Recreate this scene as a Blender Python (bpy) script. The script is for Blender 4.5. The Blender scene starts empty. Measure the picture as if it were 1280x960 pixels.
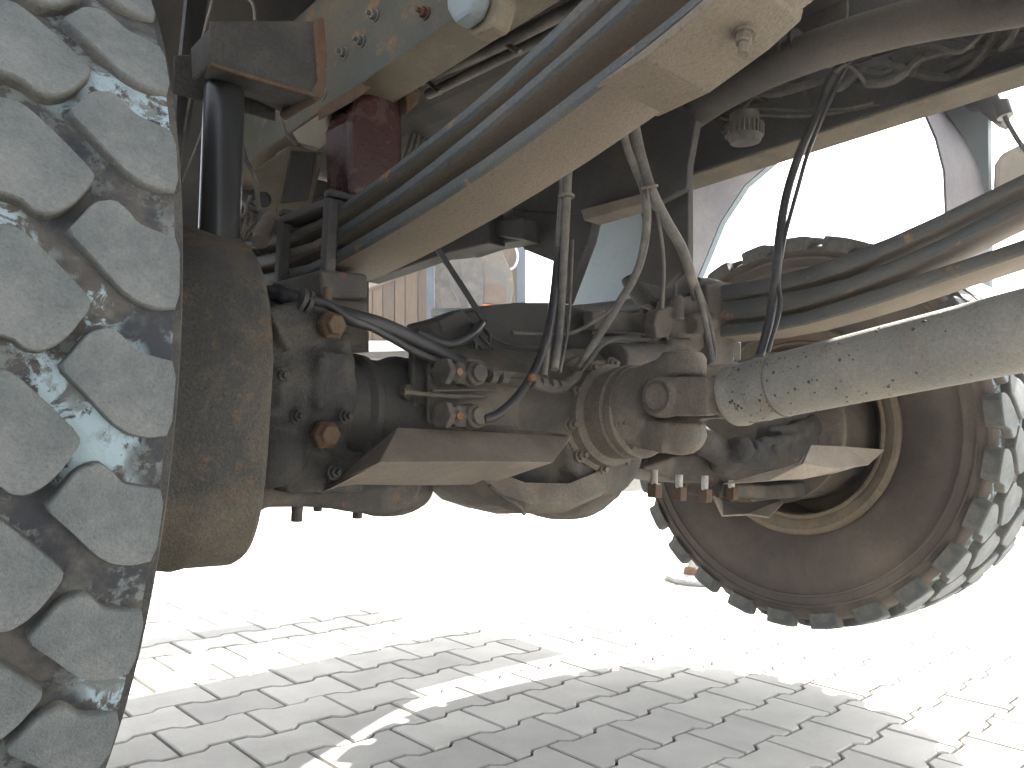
import bpy, bmesh, math, random
from mathutils import Vector, Matrix, noise
R = math.radians
random.seed(7)
SC = bpy.context.scene
COL = SC.collection
# ------------------------------------------------------------------ camera
CAM_H = 0.64
F = 990.0                                   # focal length in pixels of a 1280 wide frame
up = Vector((.0365, .9967, -.0727)).normalized()      # world up seen in camera axes
fw = (Vector((0, 0, -1)) - up * up.dot(Vector((0, 0, -1)))).normalized()
rt = fw.cross(up)
M = Matrix((rt, fw, up))                    # camera axes -> world
cd = bpy.data.cameras.new('camera'); cam = bpy.data.objects.new('camera', cd); COL.objects.link(cam)
cd.lens = F / 1280 * 36; cd.sensor_width = 36; cd.clip_start = .02; cd.clip_end = 500
cam.matrix_world = Matrix.Translation((0, 0, CAM_H)) @ M.to_4x4()
SC.camera = cam
# ------------------------------------------------------------------ light
SUN_AZ, SUN_EL = R(44), R(42)
w = bpy.data.worlds.new('World'); SC.world = w; w.use_nodes = True
nt = w.node_tree; bg = nt.nodes['Background']
sky = nt.nodes.new('ShaderNodeTexSky'); sky.sky_type = 'NISHITA'; sky.sun_disc = False
sky.sun_elevation = SUN_EL; sky.sun_rotation = SUN_AZ; sky.dust_density = 2.0
hs = nt.nodes.new('ShaderNodeHueSaturation'); hs.inputs['Saturation'].default_value = .30; nt.links.new(sky.outputs[0], hs.inputs['Color'])
nt.links.new(hs.outputs[0], bg.inputs[0]); bg.inputs[1].default_value = .14
sd = bpy.data.lights.new('sun', 'SUN'); sun = bpy.data.objects.new('sun', sd); COL.objects.link(sun)
sd.energy = 4.6; sd.angle = R(.5); sd.color = (1, .96, .9)
sv = Vector((math.sin(SUN_AZ) * math.cos(SUN_EL), math.cos(SUN_AZ) * math.cos(SUN_EL), math.sin(SUN_EL)))
sun.rotation_euler = sv.to_track_quat('Z', 'Y').to_euler(); sun.location = sv * 20
SC.view_settings.view_transform = 'Standard'; SC.view_settings.look = 'None'
SC.view_settings.exposure = 2.85; SC.view_settings.gamma = 1.0
SC.render.engine = 'CYCLES'
SC.cycles.max_bounces = 10; SC.cycles.diffuse_bounces = 6; SC.cycles.use_denoising = True
# ------------------------------------------------------------------ truck axes: x across the truck, y forward, z up
AX = R(42)
TM = Matrix.Rotation(AX, 3, 'Z')            # truck axes -> world
TI = TM.transposed()
EYE = Vector((0, 0, CAM_H))
def ray(px, py):
    return TI @ (M @ Vector(((px - 640) / F, (480 - py) / F, -1)))
def Q(px, py, q):                           # the point of the truck's upright plane x = q seen at a photo pixel
    r = ray(px, py); return EYE + r * (q / r.x)
def S(px, py, s):                           # plane y = s
    r = ray(px, py); return EYE + r * (s / r.y)
def Zp(px, py, z):
    r = ray(px, py); return EYE + r * ((z - CAM_H) / r.z)
def D(px, py, d):
    return EYE + ray(px, py) * d
V = Vector
# ------------------------------------------------------------------ materials
def new_mat(name):
    m = bpy.data.materials.new(name); m.use_nodes = True
    return m, m.node_tree, m.node_tree.nodes['Principled BSDF']  # noqa
def nd(nt, t, **k):
    n = nt.nodes.new(t)
    for a, b in k.items(): setattr(n, a, b)
    return n
def coords(nt):
    return nd(nt, 'ShaderNodeTexCoord').outputs['Object']
def noise_tex(nt, co, scale, detail=5, rough=.6, dist=0):
    n = nd(nt, 'ShaderNodeTexNoise'); n.inputs['Scale'].default_value = scale; n.inputs['Detail'].default_value = detail
    n.inputs['Roughness'].default_value = rough; n.inputs['Distortion'].default_value = dist
    nt.links.new(co, n.inputs['Vector']); return n.outputs[0]
def ramp(nt, fac, a, b, lo=(0, 0, 0, 1), hi=(1, 1, 1, 1)):
    r = nd(nt, 'ShaderNodeValToRGB'); e = r.color_ramp.elements
    e[0].position = a; e[1].position = b; e[0].color = lo; e[1].color = hi
    nt.links.new(fac, r.inputs[0]); return r.outputs[0]
def mix(nt, fac, a, b, mode='MIX'):
    m = nd(nt, 'ShaderNodeMix', data_type='RGBA', blend_type=mode)
    for inp, v in ((m.inputs[0], fac), (m.inputs[6], a), (m.inputs[7], b)):
        if isinstance(v, (int, float)): inp.default_value = v
        elif isinstance(v, tuple): inp.default_value = (*v[:3], 1)
        else: nt.links.new(v, inp)
    return m.outputs[2]
def bump(nt, b, h, strength=.4, dist=.002):
    n = nd(nt, 'ShaderNodeBump'); n.inputs['Strength'].default_value = strength; n.inputs['Distance'].default_value = dist
    nt.links.new(h, n.inputs['Height']); nt.links.new(n.outputs[0], b.inputs['Normal'])
def grime(name, base, dust, rust=(.16, .07, .028), dust_at=(.42, .62), rust_at=(.60, .72), scale=9, rough=.8, metal=0,
          spec_at=None, bmp=.5, grain=.35, dust_amt=1.0):
    m, nt, b = new_mat(name); co = coords(nt)
    n1 = noise_tex(nt, co, scale, 8, .68, .4); n2 = noise_tex(nt, co, scale * 2.3 + 3, 8, .7, .2)
    n3 = noise_tex(nt, co, 260, 3, .7); n4 = noise_tex(nt, co, scale * .6, 3, .5)
    f = ramp(nt, n1, *dust_at)
    if dust_amt != 1:
        f = mix(nt, 1 - dust_amt, f, (0, 0, 0))
    c = mix(nt, f, base, dust)
    if rust: c = mix(nt, ramp(nt, n2, *rust_at), c, rust)
    # specks of dirt
    sp = ramp(nt, noise_tex(nt, co, 120, 4, .8), .60, .70)
    c = mix(nt, mix(nt, .6, (0, 0, 0), sp), c, tuple(x * .35 for x in base))
    c = mix(nt, grain, c, mix(nt, 1.0, c, ramp(nt, n3, .2, .8, (.35, .35, .35, 1), (1.65, 1.65, 1.65, 1)), 'MULTIPLY'))
    c = mix(nt, .5, c, mix(nt, 1.0, c, ramp(nt, n4, .25, .75, (.55, .55, .55, 1), (1.4, 1.4, 1.4, 1)), 'MULTIPLY'))
    nt.links.new(c, b.inputs['Base Color'])
    if metal or rough < .7:
        rr = ramp(nt, f if dust_amt else n1, 0, 1, (rough,) * 3 + (1,), (.92, .92, .92, 1)); nt.links.new(rr, b.inputs['Roughness'])
    else: b.inputs['Roughness'].default_value = rough
    b.inputs['Metallic'].default_value = metal
    b.inputs['Specular IOR Level'].default_value = .3
    a = nd(nt, 'ShaderNodeMath', operation='ADD'); nt.links.new(n2, a.inputs[0]); nt.links.new(n3, a.inputs[1])
    bump(nt, b, a.outputs[0], bmp, .003)
    return m
MT = {}
MT['cast'] = grime('dusty_casting', (.044, .041, .037), (.090, .078, .062), scale=7)
MT['drum'] = grime('rusted_drum', (.038, .038, .036), (.078, .068, .050), rust=(.110, .068, .038), rust_at=(.55, .70), scale=8, bmp=.9, grain=.6)
MT['dark'] = grime('dark_oily_metal', (.030, .029, .029), (.060, .055, .050), rust=None, scale=8, rough=.6)
MT['black_gloss'] = grime('black_paint', (.022, .023, .024), (.07, .065, .055), rust=None, scale=4, rough=.33, dust_at=(.6, .9), bmp=.05, grain=.1, dust_amt=.4)
MT['boot'] = grime('dusty_black_boot', (.022, .022, .024), (.050, .047, .042), rust=None, scale=10, rough=.42, dust_at=(.35, .6), bmp=.3)
MT['knuckle'] = grime('grimy_grey_casting', (.030, .0295, .029), (.062, .056, .047), rust=(.08, .045, .025), rust_at=(.64, .74), scale=9, bmp=.8, grain=.6)
MT['frame'] = grime('grey_green_frame', (.042, .043, .037), (.078, .068, .048), rust=(.13, .078, .038), scale=6, rust_at=(.56, .68), rough=.6)
MT['flange'] = grime('dusty_frame_flange', (.09, .080, .060), (.14, .117, .084), rust=(.22, .12, .055), scale=5, rough=.8)
MT['leaf'] = grime('blue_grey_spring_steel', (.058, .063, .064), (.088, .080, .068), rust=(.24, .13, .055), scale=6, rust_at=(.60, .68), rough=.55, dust_at=(.45, .7))
MT['leaf_dusty'] = grime('dusty_spring_steel', (.105, .092, .072), (.150, .125, .096), rust=(.24, .14, .07), scale=4, dust_at=(.25, .5), rust_at=(.62, .75))
MT['prop'] = grime('dusty_propshaft_paint', (.150, .145, .128), (.19, .176, .146), rust=(.14, .105, .07), scale=7, rust_at=(.56, .74), rough=.7, grain=.4)
MT['rust'] = grime('rust', (.062, .034, .020), (.075, .055, .037), rust=(.115, .062, .030), scale=14)
MT['redlead'] = grime('oxide_red_paint', (.030, .010, .009), (.060, .040, .028), rust=(.075, .042, .024), scale=12, rough=.18, dust_at=(.55, .7), bmp=.5)
MT['hose'] = grime('dusty_rubber_hose', (.050, .050, .050), (.15, .135, .115), rust=None, scale=14, dust_at=(.35, .65), rough=.6, bmp=.2)
MT['hose_black'] = grime('black_rubber_hose', (.020, .020, .022), (.07, .065, .06), rust=None, scale=12, dust_at=(.5, .75), rough=.45, bmp=.15)
MT['sidewall'] = grime('brown_dusty_sidewall', (.060, .049, .041), (.092, .074, .058), rust=None, scale=4, bmp=.35, grain=.3)
MT['rim'] = grime('dusty_rusty_rim', (.115, .092, .066), (.165, .132, .094), rust=(.15, .085, .042), scale=9, rust_at=(.54, .66))
MT['plate'] = grime('dusty_plate', (.13, .11, .088), (.185, .155, .125), rust=(.22, .13, .08), scale=6, rust_at=(.66, .78))
MT['belly'] = grime('dark_underbody', (.045, .043, .042), (.075, .066, .055), rust=None, scale=3)
MT['arch'] = grime('pale_arch_liner', (.13, .125, .14), (.17, .165, .17), rust=None, scale=4, bmp=.15)
MT['bluepanel'] = grime('pale_blue_panel', (.16, .195, .215), (.175, .205, .22), rust=(.12, .13, .14), scale=3, rust_at=(.6, .9), bmp=.1, grain=.1)
MT['brass'] = grime('orange_rusty_nut', (.14, .07, .035), (.11, .07, .045), scale=20)
MT['white'] = grime('white_cable', (.6, .6, .58), (.5, .5, .48), rust=None, bmp=.05)
MT['blue'] = grime('blue_painted_steel', (.03, .048, .07), (.045, .06, .075), rust=(.2, .15, .1), scale=4, rust_at=(.68, .75), bmp=.1)
MT['steel'] = grime('bare_steel', (.35, .35, .35), (.22, .20, .17), rust=(.2, .1, .05), scale=16, rough=.4)
MT['cream'] = grime('cream_painted_box', (.5, .46, .39), (.4, .37, .31), rust=None, bmp=.05, grain=.1)
MT['brown_cast'] = grime('brown_dusty_forging', (.075, .066, .055), (.125, .105, .082), rust=(.115, .072, .04), rust_at=(.58, .7), scale=9, bmp=.7, grain=.5)
MT['orange'] = grime('orange_lamp_plastic', (.55, .10, .03), (.4, .1, .04), rust=None, bmp=.05, grain=.05)

def tyre_mat():
    m, nt, b = new_mat('worn_grey_rubber'); co = coords(nt)
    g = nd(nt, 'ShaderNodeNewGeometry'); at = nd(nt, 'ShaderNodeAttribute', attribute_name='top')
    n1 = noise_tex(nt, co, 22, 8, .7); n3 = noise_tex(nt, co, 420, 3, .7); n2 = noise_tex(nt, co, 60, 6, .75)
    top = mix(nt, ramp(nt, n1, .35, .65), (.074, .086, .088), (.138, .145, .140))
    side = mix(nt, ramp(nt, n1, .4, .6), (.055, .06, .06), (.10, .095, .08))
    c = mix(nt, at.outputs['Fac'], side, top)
    c = mix(nt, ramp(nt, n2, .60, .74), c, (.070, .074, .084))
    c = mix(nt, ramp(nt, noise_tex(nt, co, 130, 4, .7), .74, .80), c, (.15, .16, .155))
    c = mix(nt, .5, c, mix(nt, 1.0, c, ramp(nt, n3, .25, .75, (.6, .6, .6, 1), (1.4, 1.4, 1.4, 1)), 'MULTIPLY'))
    nt.links.new(c, b.inputs['Base Color']); b.inputs['Roughness'].default_value = .85
    ab = nd(nt, 'ShaderNodeMath', operation='ADD'); nt.links.new(n3, ab.inputs[0]); nt.links.new(n2, ab.inputs[1]); bump(nt, b, ab.outputs[0], .8, .003); return m
def groove_mat():
    m, nt, b = new_mat('tyre_groove_rubber_with_paint_splashes'); co = coords(nt)
    n1 = noise_tex(nt, co, 18, 8, .7); n3 = noise_tex(nt, co, 300, 3, .7); n2 = noise_tex(nt, co, 9, 3, .5); n4 = noise_tex(nt, co, 34, 9, .72, .8)
    c = mix(nt, ramp(nt, n1, .42, .58), (.018, .021, .025), (.066, .058, .049))
    n5 = nd(nt, 'ShaderNodeMath', operation='MULTIPLY'); nt.links.new(ramp(nt, n2, .47, .53), n5.inputs[0]); nt.links.new(ramp(nt, n4, .47, .51), n5.inputs[1])
    c = mix(nt, n5.outputs[0], c, (.22, .285, .31))
    n6 = nd(nt, 'ShaderNodeMath', operation='MULTIPLY'); nt.links.new(ramp(nt, noise_tex(nt, co, 14, 4, .6), .44, .54), n6.inputs[0]); nt.links.new(ramp(nt, noise_tex(nt, co, 50, 8, .7), .5, .56), n6.inputs[1])
    c = mix(nt, n6.outputs[0], c, (.10, .11, .105))
    nt.links.new(c, b.inputs['Base Color']); b.inputs['Roughness'].default_value = .8
    bump(nt, b, n3, .4, .002); return m
MT['tread'] = tyre_mat(); MT['groove'] = groove_mat()
def paver_mat():
    m, nt, b = new_mat('concrete_paver'); co = coords(nt)
    oi = nd(nt, 'ShaderNodeObjectInfo')
    geo = nd(nt, 'ShaderNodeNewGeometry').outputs['Position']
    n1 = noise_tex(nt, geo, 5, 6, .6); n3 = noise_tex(nt, geo, 500, 3, .8); n2 = noise_tex(nt, geo, 40, 6, .7)
    c = mix(nt, ramp(nt, n1, .35, .65), (.355, .340, .310), (.425, .410, .372))
    rv = nd(nt, 'ShaderNodeMapRange'); nt.links.new(oi.outputs['Random'], rv.inputs[0]); rv.inputs[3].default_value = .82; rv.inputs[4].default_value = 1.1
    c = mix(nt, 1.0, c, rv.outputs[0], 'MULTIPLY')
    c = mix(nt, .7, c, mix(nt, 1.0, c, ramp(nt, n3, .25, .75, (.75, .75, .75, 1), (1.25, 1.25, 1.25, 1)), 'MULTIPLY'))
    c = mix(nt, mix(nt, .5, (0, 0, 0), ramp(nt, n2, .6, .75)), c, (.28, .27, .25))
    c = mix(nt, mix(nt, .6, (0, 0, 0), ramp(nt, noise_tex(nt, geo, 75, 3, .6), .72, .76)), c, (.10, .085, .07))
    c = mix(nt, mix(nt, .35, (0, 0, 0), ramp(nt, noise_tex(nt, geo, 2.2, 5, .7, .5), .52, .66)), c, (.25, .235, .205))
    nt.links.new(c, b.inputs['Base Color']); b.inputs['Roughness'].default_value = .9
    bump(nt, b, n3, .35, .002); return m
MT['paver'] = paver_mat()
def joint_mat():
    m, nt, b = new_mat('sandy_joint'); co = coords(nt)
    n1 = noise_tex(nt, co, 180, 5, .8); c = ramp(nt, n1, .35, .65, (.055, .043, .035, 1), (.17, .14, .115, 1))
    nt.links.new(c, b.inputs['Base Color']); b.inputs['Roughness'].default_value = .95
    bump(nt, b, n1, 1, .004); return m
MT['joint'] = joint_mat()
def wood_mat():
    m, nt, b = new_mat('weathered_wood'); co = coords(nt)
    mp = nd(nt, 'ShaderNodeMapping'); mp.inputs['Scale'].default_value = (14, 14, 1.2); nt.links.new(co, mp.inputs[0])
    n1 = noise_tex(nt, mp.outputs[0], 4, 6, .7, .6); oi = nd(nt, 'ShaderNodeObjectInfo')
    c = ramp(nt, n1, .3, .7, (.035, .020, .008, 1), (.10, .060, .026, 1))
    rv = nd(nt, 'ShaderNodeMapRange'); nt.links.new(oi.outputs['Random'], rv.inputs[0]); rv.inputs[3].default_value = .75; rv.inputs[4].default_value = 1.15
    c = mix(nt, 1.0, c, rv.outputs[0], 'MULTIPLY')
    nt.links.new(c, b.inputs['Base Color']); b.inputs['Roughness'].default_value = .8; bump(nt, b, n1, .5, .004); return m
MT['wood'] = wood_mat()
# ------------------------------------------------------------------ object helpers
def tag(o, label=None, cat=None, group=None, kind=None):
    for k, v in (('label', label), ('category', cat), ('group', group), ('kind', kind)):
        if v: o[k] = v
    return o
def empty(name, loc=(0, 0, 0), rz=0, parent=None):
    o = bpy.data.objects.new(name, None); COL.objects.link(o); o.location = loc; o.rotation_euler = (0, 0, rz)
    o.empty_display_size = .1
    if parent: o.parent = parent
    return o
def link(name, me, mat, parent=None, smooth=False):
    if mat is not None:
        me.materials.clear()
        for x in (mat if isinstance(mat, (list, tuple)) else [mat]): me.materials.append(MT[x] if isinstance(x, str) else x)
    if smooth:
        for p in me.polygons: p.use_smooth = True
    o = bpy.data.objects.new(name, me); COL.objects.link(o)
    if parent: o.parent = parent
    return o
class B:
    """collects shapes, all in truck axes, and links them as ONE mesh"""
    def __init__(s): s.bm = bmesh.new()
    def verts(s, pts): return [s.bm.verts.new(p) for p in pts]
    def prism(s, pts, off):
        """pts: outline, off: vector of the thickness"""
        pts = [V(p) for p in pts]; off = V(off)
        a = s.verts(pts); b = s.verts([p + off for p in pts]); n = len(pts)
        s.bm.faces.new(a); s.bm.faces.new(b[::-1])
        for i in range(n): s.bm.faces.new((a[(i + 1) % n], a[i], b[i], b[(i + 1) % n]))
        return s
    def box(s, lo, hi):
        (x0, y0, z0), (x1, y1, z1) = lo, hi
        return s.prism([(x0, y0, z0), (x1, y0, z0), (x1, y1, z0), (x0, y1, z0)], (0, 0, z1 - z0))
    def beam(s, a, b, wd, ht, upv=(0, 0, 1)):
        a = V(a); b = V(b); d = (b - a).normalized(); sd = d.cross(V(upv)).normalized() * wd / 2; u = sd.cross(d).normalized() * ht / 2
        return s.prism([a - sd - u, a + sd - u, a + sd + u, a - sd + u], b - a)
    def lathe(s, o, ax, prof, n=32, a0=0, a1=2 * math.pi, cap=True):
        """prof: (distance along the axis, radius) pairs"""
        o = V(o); ax = V(ax).normalized(); t = V((0, 0, 1)) if abs(ax.z) < .9 else V((1, 0, 0))
        u = ax.cross(t).normalized(); v = ax.cross(u)
        full = abs(a1 - a0 - 2 * math.pi) < 1e-6; m = n if full else n + 1
        rings = []
        for (h, r) in prof:
            if r < 1e-5: rings.append([s.bm.verts.new(o + ax * h)]); continue
            rings.append([s.bm.verts.new(o + ax * h + (u * math.cos(a0 + (a1 - a0) * i / n) + v * math.sin(a0 + (a1 - a0) * i / n)) * r) for i in range(m)])
        for A, C in zip(rings, rings[1:]):
            for i in range(n):
                j = (i + 1) % m
                q = [A[i % len(A)], A[j % len(A)], C[j % len(C)], C[i % len(C)]]
                q = list(dict.fromkeys(q))
                if len(q) > 2:
                    try: s.bm.faces.new(q)
                    except ValueError: pass
        if cap and full:
            for rg in (rings[0], rings[-1]):
                if len(rg) > 2: s.bm.faces.new(rg)
        return s
    def cyl(s, a, b, r, r2=None, n=20):
        a = V(a); b = V(b); return s.lathe(a, b - a, [(0, r), ((b - a).length, r if r2 is None else r2)], n)
    def ball(s, c, r, n=16, sc=(1, 1, 1)):
        m = Matrix.Translation(c) @ Matrix.Diagonal((*sc, 1)); bmesh.ops.create_uvsphere(s.bm, u_segments=n, v_segments=n // 2 + 2, radius=r, matrix=m); return s
    def bolt(s, c, ax, r=.009, h=.008):
        c = V(c); ax = V(ax).normalized(); s.lathe(c, ax, [(0, r * 1.35), (h * .25, r * 1.35)], 16); s.lathe(c, ax, [(0, r), (h, r), (h * 1.15, r * .8)], 6)
        s.lathe(c, ax, [(h, r * .5), (h * 1.9, r * .5)], 8); return s
    def tube(s, pts, r, n=10, sub=5, r2=None):
        pts = [V(p) for p in pts]
        if len(pts) > 2 and sub > 1:
            P = [pts[0] * 2 - pts[1]] + pts + [pts[-1] * 2 - pts[-2]]; out = []
            for i in range(1, len(P) - 2):
                for k in range(sub):
                    t = k / sub; a, b, c, d = P[i - 1:i + 3]
                    out.append(.5 * ((2 * b) + (c - a) * t + (2 * a - 5 * b + 4 * c - d) * t * t + (3 * b - a - 3 * c + d) * t ** 3))
            out.append(pts[-1]); pts = out
        t = (pts[1] - pts[0]).normalized(); nrm = t.orthogonal().normalized(); rings = []
        for i, p in enumerate(pts):
            t2 = (pts[min(i + 1, len(pts) - 1)] - pts[max(i - 1, 0)]).normalized()
            nrm = (nrm - t2 * nrm.dot(t2)).normalized(); bn = t2.cross(nrm)
            rr = r if r2 is None else r + (r2 - r) * i / (len(pts) - 1)
            rings.append([s.bm.verts.new(p + (nrm * math.cos(2 * math.pi * k / n) + bn * math.sin(2 * math.pi * k / n)) * rr) for k in range(n)])
        for A, C in zip(rings, rings[1:]):
            for k in range(n): s.bm.faces.new((A[k], A[(k + 1) % n], C[(k + 1) % n], C[k]))
        s.bm.faces.new(rings[0][::-1]); s.bm.faces.new(rings[-1]); return s
    def sheet(s, rows, th):
        """rows of points -> a plate of thickness th (pushed along the face normal)"""
        rows = [[V(p) for p in r] for r in rows]; nr = len(rows); nc = len(rows[0])
        def nm(i, j):
            a = rows[min(i + 1, nr - 1)][j] - rows[max(i - 1, 0)][j]; b = rows[i][min(j + 1, nc - 1)] - rows[i][max(j - 1, 0)]
            return a.cross(b).normalized()
        A = [[s.bm.verts.new(rows[i][j]) for j in range(nc)] for i in range(nr)]
        C = [[s.bm.verts.new(rows[i][j] + nm(i, j) * th) for j in range(nc)] for i in range(nr)]
        for i in range(nr - 1):
            for j in range(nc - 1):
                s.bm.faces.new((A[i][j], A[i][j + 1], A[i + 1][j + 1], A[i + 1][j])); s.bm.faces.new((C[i][j], C[i + 1][j], C[i + 1][j + 1], C[i][j + 1]))
        edge = [(0, j) for j in range(nc)] + [(i, nc - 1) for i in range(1, nr)] + [(nr - 1, j) for j in range(nc - 2, -1, -1)] + [(i, 0) for i in range(nr - 2, 0, -1)]
        for a, b in zip(edge, edge[1:] + edge[:1]): s.bm.faces.new((A[a[0]][a[1]], C[a[0]][a[1]], C[b[0]][b[1]], A[b[0]][b[1]]))
        return s
    def build(s, name, mat, parent=None, smooth=False, bevel=0, label=None, remesh=0, disp=0, seg=2, origin=True):
        bmesh.ops.recalc_face_normals(s.bm, faces=s.bm.faces)
        me = bpy.data.meshes.new(name); s.bm.to_mesh(me); s.bm.free()
        o = link(name, me, mat, parent, smooth)
        if remesh:
            m = o.modifiers.new('remesh', 'REMESH'); m.mode = 'VOXEL'; m.voxel_size = remesh; m.use_smooth_shade = True
            m = o.modifiers.new('smooth', 'SMOOTH'); m.iterations = 4; m.factor = .5
            if disp:
                t = bpy.data.textures.new('cast', 'CLOUDS'); t.noise_scale = .03; t.noise_depth = 3
                m = o.modifiers.new('disp', 'DISPLACE'); m.texture = t; m.strength = disp; m.mid_level = .5; m.texture_coords = 'LOCAL'
        elif bevel:
            m = o.modifiers.new('bevel', 'BEVEL'); m.width = bevel; m.segments = seg; m.limit_method = 'ANGLE'; m.angle_limit = R(35)
            for p in me.polygons: p.use_smooth = False
        if smooth and not remesh:
            m = o.modifiers.new('split', 'EDGE_SPLIT'); m.split_angle = R(38)
        if label: o['label'] = label
        return o
def _split(s, name, child, mat, parent, label=None, **kw):
    """every separate shape collected becomes a child of its own under one empty"""
    top = empty(name, (0, 0, 0), 0, parent)
    if label: top['label'] = label
    bm = s.bm; bm.verts.ensure_lookup_table(); seen = set(); out = []
    for v in bm.verts:
        if v in seen: continue
        st = [v]; seen.add(v); isl = []
        while st:
            a = st.pop(); isl.append(a)
            for e in a.link_edges:
                c = e.other_vert(a)
                if c not in seen: seen.add(c); st.append(c)
        out.append(isl)
    for isl in out:
        nb = B(); mp = {v: nb.bm.verts.new(v.co) for v in isl}; fs = set(f for v in isl for f in v.link_faces)
        for f in fs: nb.bm.faces.new([mp[v] for v in f.verts])
        nb.build(child, mat, top, **kw)
    bm.free(); return top
B.split = _split
def dupe(o, loc=None, rot=None, parent=None, label=None):
    c = o.copy(); COL.objects.link(c)
    if loc is not None: c.location = loc
    if rot is not None: c.rotation_euler = rot
    if parent is not None: c.parent = parent
    if label: c['label'] = label
    return c

# ================================================================== GROUND
ga = Vector((.1462347, .1398087)); gb = Vector((-.0981939, .1017597)); go = Vector((.227024, 2.042525))
gn = B(); s_ = 120
ground = link('paved_ground', bpy.data.meshes.new('paved_ground'), None); tag(ground, kind='structure')
bm = bmesh.new()
vs = [bm.verts.new(p) for p in ((-s_, -s_, -.012), (s_, -s_, -.012), (s_, s_, -.012), (-s_, s_, -.012))]; bm.faces.new(vs); bm.to_mesh(ground.data); bm.free()
ground.data.materials.append(MT['joint'])
def paver_outline():
    # unit H-shaped paver in metres along a (long) and b, origin at the joint start
    la, lb, g, k = ga.length, gb.length, .0040, .018
    w1, w2 = la * .20, la * .30
    half = lb / 2
    top = [(-la / 2 + g, half + k / 2 - g), (-la / 2 + w1, half + k / 2 - g), (-la / 2 + w2, half - k / 2 - g), (la / 2 - w2, half - k / 2 - g), (la / 2 - w1, half + k / 2 - g), (la / 2 - g, half + k / 2 - g)]
    bot = [(x, -y) for x, y in top[::-1]]
    return top + bot
def paver_mesh():
    ol = paver_outline(); bm = bmesh.new(); c = 3
    def ring(ins, z):
        out = []
        n = len(ol)
        for i in range(n):
            p = V((*ol[i], 0)); a = V((*ol[i - 1], 0)); b = V((*ol[(i + 1) % n], 0))
            d1 = (p - a).normalized(); d2 = (b - p).normalized(); n1 = V((d1.y, -d1.x, 0)); n2 = V((d2.y, -d2.x, 0))
            m = (n1 + n2); m = m / max(m.dot(n1), .3)
            out.append(bm.verts.new(p + m * ins + V((0, 0, z))))
        return out
    r0 = ring(0, -.012); r1 = ring(0, -.003); r2 = ring(.0022, 0)
    n = len(ol)
    for A, C in ((r0, r1), (r1, r2)):
        for i in range(n): bm.faces.new((A[i], A[(i + 1) % n], C[(i + 1) % n], C[i]))
    bm.faces.new(r2)
    bmesh.ops.recalc_face_normals(bm, faces=bm.faces)
    me = bpy.data.meshes.new('paver'); bm.to_mesh(me); bm.free(); me.materials.append(MT['paver']); return me
pm = paver_mesh()
ang = math.atan2(ga.y, ga.x)
cells = []
for v in range(-28, 60):
    for u in range(-40, 50):
        c = go + ga * (u + .5 + (v % 2) * .5) + gb * (v - .5)
        d = c.length
        if d > 7.5 or c.y < -.8: continue
        pc = M.transposed() @ V((c.x, c.y, -CAM_H))
        inview = pc.z < -.3 and abs(pc.x / -pc.z) < .68 and abs(pc.y / -pc.z) < .52
        cells.append((0 if inview else 1, d, c))
cells.sort(key=lambda t: t[:2])
sb = bmesh.new()
for i, (iv, d, c) in enumerate(cells):
    rot = Matrix.Rotation(ang + random.uniform(-.008, .008), 4, 'Z'); z = random.uniform(-.0015, .0012)
    tilt = Matrix.Rotation(random.uniform(-.006, .006), 4, 'X') @ Matrix.Rotation(random.uniform(-.006, .006), 4, 'Y')
    mx = Matrix.Translation((c.x, c.y, z)) @ rot @ tilt
    if i < 300:
        o = bpy.data.objects.new('paver', pm); COL.objects.link(o); o.matrix_world = mx; o.parent = ground
    else:
        off = len(sb.verts); base = [sb.verts.new(mx @ vv.co) for vv in pm.vertices]
        for p in pm.polygons: sb.faces.new([base[k] for k in p.vertices])
me = bpy.data.meshes.new('far_pavers'); sb.to_mesh(me); sb.free()
o = link('far_pavers', me, 'paver', ground); o['kind'] = 'stuff'
# sheet of the same concrete beyond
def ring_sheet(name, r0, r1, z, mat, parent):
    bm = bmesh.new(); A = []; C = []
    for i in range(48):
        t = 2 * math.pi * i / 48; A.append(bm.verts.new((r0 * math.cos(t), r0 * math.sin(t), z))); C.append(bm.verts.new((r1 * math.cos(t), r1 * math.sin(t), z)))
    for i in range(48): bm.faces.new((A[i], C[i], C[(i + 1) % 48], A[(i + 1) % 48]))
    me = bpy.data.meshes.new(name); bm.to_mesh(me); bm.free(); o = link(name, me, mat, parent); o['kind'] = 'structure'; return o
ring_sheet('yard_surface', 7.3, 118, -.004, 'paver', None)

# ================================================================== TRUCK
truck = empty('military_truck', (0, 0, 0), AX)
tag(truck, 'dusty all-wheel-drive truck seen from below, its front axle, springs and propeller shaft filling the picture', 'truck')
WN = V((.032, 1.118, .677)); WF = V((2.164, 1.094, .703))
TR = .53
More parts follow.
